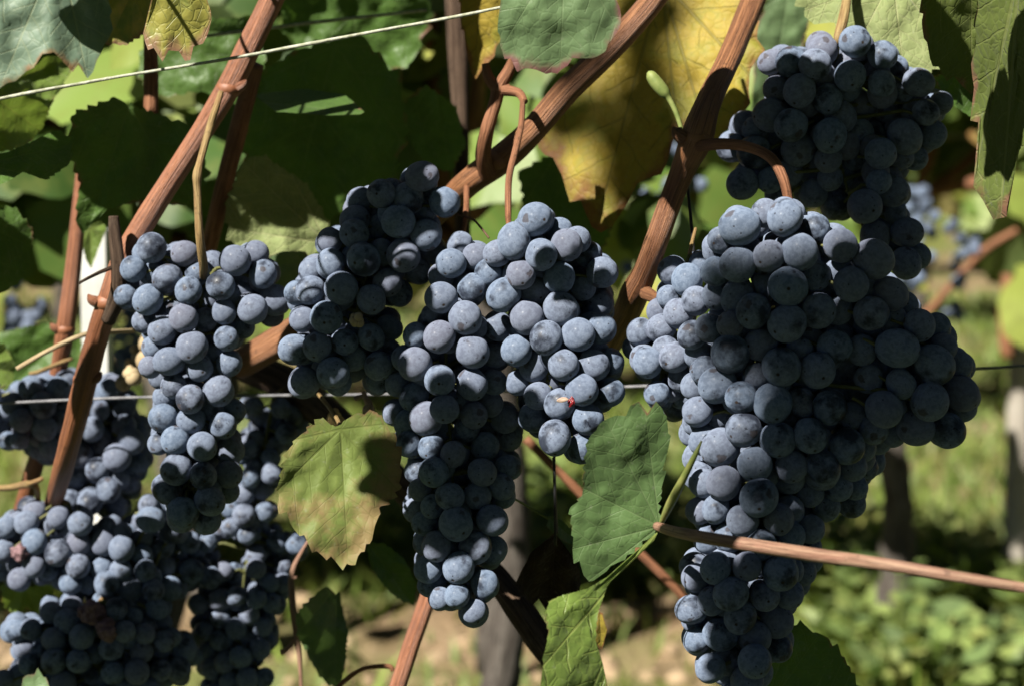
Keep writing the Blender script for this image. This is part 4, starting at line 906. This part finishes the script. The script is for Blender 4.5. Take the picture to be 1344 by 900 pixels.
# own row: leafy depth just behind the bunches, upper part only
own = []
for x, sd in ((-.30, 3), (-.06, 5)):
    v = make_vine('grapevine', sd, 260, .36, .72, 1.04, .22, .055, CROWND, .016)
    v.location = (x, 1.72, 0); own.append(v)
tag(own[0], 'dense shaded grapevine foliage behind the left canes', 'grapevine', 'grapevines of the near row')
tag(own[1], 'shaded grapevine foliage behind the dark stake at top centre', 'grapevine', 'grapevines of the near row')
v1 = make_vine('grapevine', 7, 520, 1.0, .56, 1.22, .30, .075, CROWN)
v2 = make_vine('grapevine', 8, 520, 1.0, .56, 1.22, .30, .075, CROWN, .024, -.04)
v1.location = (.52, 3.05, 0); tag(v1, 'blurred grapevine with grey trunk standing right behind the large bunch', 'grapevine', GV)
v2.location = (-.45, 3.05, 0); tag(v2, 'blurred grapevine in the next row behind the left bunches', 'grapevine', GV)
FARL = 'blurred sunlit grapevine in the farther rows beyond the next row'
for j, y in enumerate((5.5, 8.0, 10.6)):
    n = 3 if j == 0 else 4 if j == 1 else 6
    for i in range(-n, n+1):
        put_copy(v1 if (i+j) % 2 else v2, (i*.98+.2*j+.1, y, 0), math.pi*((i*7+j) % 2), FARL, GV)
for x, y, lab in ((1.45, 3.05, None), (-1.42, 3.05, None)):
    put_copy(v2 if x > 0 else v1, (x, y, 0), math.pi, 'grapevine of the next row at the side of the picture', 'grapevines of the next row outside')
far_shade()
for i in range(-2, 3):  # row out of view, added and stretched upward to block low sky
    put_copy(v1 if i % 2 else v2, (i*.98+.3, -1.3, 0), math.pi*(i % 2), 'unseen grapevine behind the camera, stretched tall to block sky light', 'unseen grapevines behind the camera').scale = (1, 1.2, 1.75)
def stake(x, y, h, w, label, mat=WHITE, name='trellis_post'):
    mb = MB(); mb.tube([(x, y, 0, w), (x, y, h*.5, w), (x+.004, y, h, w)], 12, 4, .04)
    tag(mb.build(name, mat, None, (x, y, 0)), label, 'post', 'posts of the next row')
PALE = plain_mat('pale_concrete', (.26, .23, .19), (.36, .33, .28), 30, .9, .4)
p = W(1336, 600, 3.3); stake(p.x, p.y, 1.6, .019, 'blurred pale post at the right edge in the next row', PALE)
p = W(648, 870, 3.1); stake(p.x, p.y, .62, .026, 'blurred grey post stump behind the tip of the long centre bunch', GREYB)
# tag along the post: a brown cane tied to it
p1 = [W(1322, y, 2.95) for y in (360, 420, 470)]
mb = MB(); mb.tube([(*q, r) for q, r in zip(p1, (.007, .013, .008))], 10, 5, .2); tag(mb.build('tied_cane', STEMB, None, p1[0]), 'blurred reddish cane tied to the pale right edge post', 'cane')
mb = MB(); mb.tube([(*W(x, y, 2.75), .005) for x, y in ((1190, 440), (1240, 385), (1290, 330), (1340, 300))], 10, 5, .1)
tag(mb.build('vine_cane', STEMB, None, W(1190, 440, 2.75)), 'blurred reddish brown cane slanting in the next row at right', 'cane')
for y_, z_ in ((3.05, .78), (5.5, .78)):
    mb = MB(); mb.tube([(-4, y_, z_, .002), (0, y_, z_-.005, .002), (4, y_, z_, .002)], 8, 6)
    tag(mb.build('trellis_wire', WIRE, None, (0, y_, z_)), 'thin horizontal wire of the row behind, %s' % ('at the next trunks' if y_ < 4 else 'farther back'), 'wire')
def far_bunch(px, py, D, n, label, spread=.035, seed=0, r=.0075):
    rnd = random.Random(seed); mb = MB(); c = W(px, py, D)
    for k in range(n):
        t = rnd.random(); w = spread*(1-.65*t)
        mb.ball(c + Vector((rnd.gauss(0, .5)*w, rnd.gauss(0, .4)*w, .05-.12*t)), r, 12, 8)
    tag(mb.build('grape_bunch', SKIN, None, c), label, 'grape bunch', 'blurred far grape bunches')
far_bunch(18, 400, 2.0, 34, 'blurred blue bunch far behind at the left edge', seed=1)
far_bunch(472, 205, 2.2, 26, 'blurred bluish bunch far behind above the dark centre bunch', seed=2, spread=.03)
far_bunch(868, 262, 2.1, 40, 'blurred dark bunch far behind between the ochre leaf and striped cane', seed=3, spread=.05)
far_bunch(1200, 300, 2.6, 36, 'blurred blue bunch far behind beside the top right dark bunch', seed=4)
far_bunch(1255, 345, 2.7, 18, 'blurred pale blue bunch in the next row near the slanting cane', seed=5)
far_bunch(160, 430, 1.9, 26, 'blurred bunch behind the white post', seed=6)

# ------------------------------------------------------------------ grass and weeds
def grass():
    mb = MB(); rnd = random.Random(9)
    n = 0
    while n < 26000:
        y = rnd.uniform(2.7, 9.5)**1.0; x = rnd.uniform(-.34, .34)*y
        d = noise.noise(Vector((x*1.6, y*1.1, 5))) + .5*noise.noise(Vector((x*5, y*5, 2)))
        dens = (.30 if y < 3.3 else .72) + .4*(x > .3) - (.25 if x < -.1 else 0)
        if d + rnd.uniform(-.25, .25) > dens - .35 + .0 and rnd.random() > .10: continue
        h = rnd.uniform(.02, .075); a = rnd.uniform(0, 6.28); w = rnd.uniform(.002, .005)*(1+.12*y)
        sx, sy = math.cos(a)*w, math.sin(a)*w; bx, by = rnd.gauss(0, .5)*h, rnd.gauss(0, .5)*h
        z = .035*noise.noise(Vector((x*2.1, y*2.1, 0))) - .005
        p = Vector((x, y, z))
        mb.poly([p+Vector((-sx, -sy, 0)), p+Vector((sx, sy, 0)), p+Vector((sx*.7+bx*.4, sy*.7+by*.4, h*.6)), p+Vector((bx, by, h)), p+Vector((-sx*.7+bx*.4, -sy*.7+by*.4, h*.6))])
        n += 1
    gm = crown_mat('grass_blades', [(0, (.10, .18, .03)), (1, (.38, .34, .12)), (.4, (.18, .27, .045)), (.75, (.26, .34, .07))], .35)
    tag(mb.build('grass', gm, None, (0, 0, 0)), kind='stuff')
grass()
WEEDM = crown_mat('weed_leaves', [(0, (.035, .08, .012)), (1, (.34, .36, .08)), (.3, (.10, .19, .028)), (.6, (.21, .30, .05))], .35)
def make_weed(seed):
    rnd = random.Random(seed); mb = MB()
    for k in range(80):
        a = rnd.uniform(0, 6.28); rr = rnd.uniform(.01, .10); h = rnd.uniform(.03, .16)*(1-rr*3)
        c = Vector((math.cos(a)*rr, math.sin(a)*rr, h)); s_ = rnd.uniform(.013, .028)
        t = Vector((math.cos(a), math.sin(a), rnd.uniform(-.3, .6))).normalized(); n_ = Vector((rnd.gauss(0, .4), rnd.gauss(0, .4)-.3, 1)); b = n_.cross(t).normalized()
        mb.fan(c, [c-t*s_*.6, c-t*s_*.2+b*s_*.4, c+t*s_*.4+b*s_*.45, c+t*s_, c+t*s_*.4-b*s_*.45, c-t*s_*.2-b*s_*.4])
        mb.tube([(c.x*.2, c.y*.2, 0, .0018), (c.x*.6, c.y*.6, h*.6, .0014), (*c, .001)], 5, 3)
    return mb.build('weed', WEEDM, None, (0, 0, 0))
w0 = make_weed(1); w1 = make_weed(2); rnd = random.Random(14)
WL = ('low leafy green weed growing on the ground of the next row', 'weed', 'weeds under the next row')
spots = [(rnd.uniform(.42, .85), rnd.uniform(2.75, 3.6)) for _ in range(26)] + [(rnd.uniform(-.2, .5), rnd.uniform(3.4, 4.6)) for _ in range(18)] + [(rnd.uniform(-.7, -.2), rnd.uniform(3.3, 4.6)) for _ in range(8)]
for i, (x, y) in enumerate(spots):
    src = (w0, w1)[i % 2]
    o = src if i < 2 else src.copy()
    if i >= 2: COL.objects.link(o)
    o.location = (x, y, 0); o.rotation_euler = (0, 0, rnd.uniform(0, 6.28)); s_ = rnd.uniform(.6, 1.25); o.scale = (s_, s_, s_)
    tag(o, *WL)
def clods():
    m = plain_mat('dry_clods', (.22, .15, .09), (.36, .27, .17), 60, .95, .6, .1)
    mb = MB(); rnd = random.Random(4)
    for k in range(500):
        y = rnd.uniform(2.7, 4.0); x = rnd.uniform(-.3, .25)*y
        mb.ball((x, y, .035*noise.noise(Vector((x*2.1, y*2.1, 0)))+.0), rnd.uniform(.004, .022), 7, 5, rnd.uniform(.5, .9))
    tag(mb.build('gravel', m, None, (0, 0, 0)), kind='stuff')
clods()
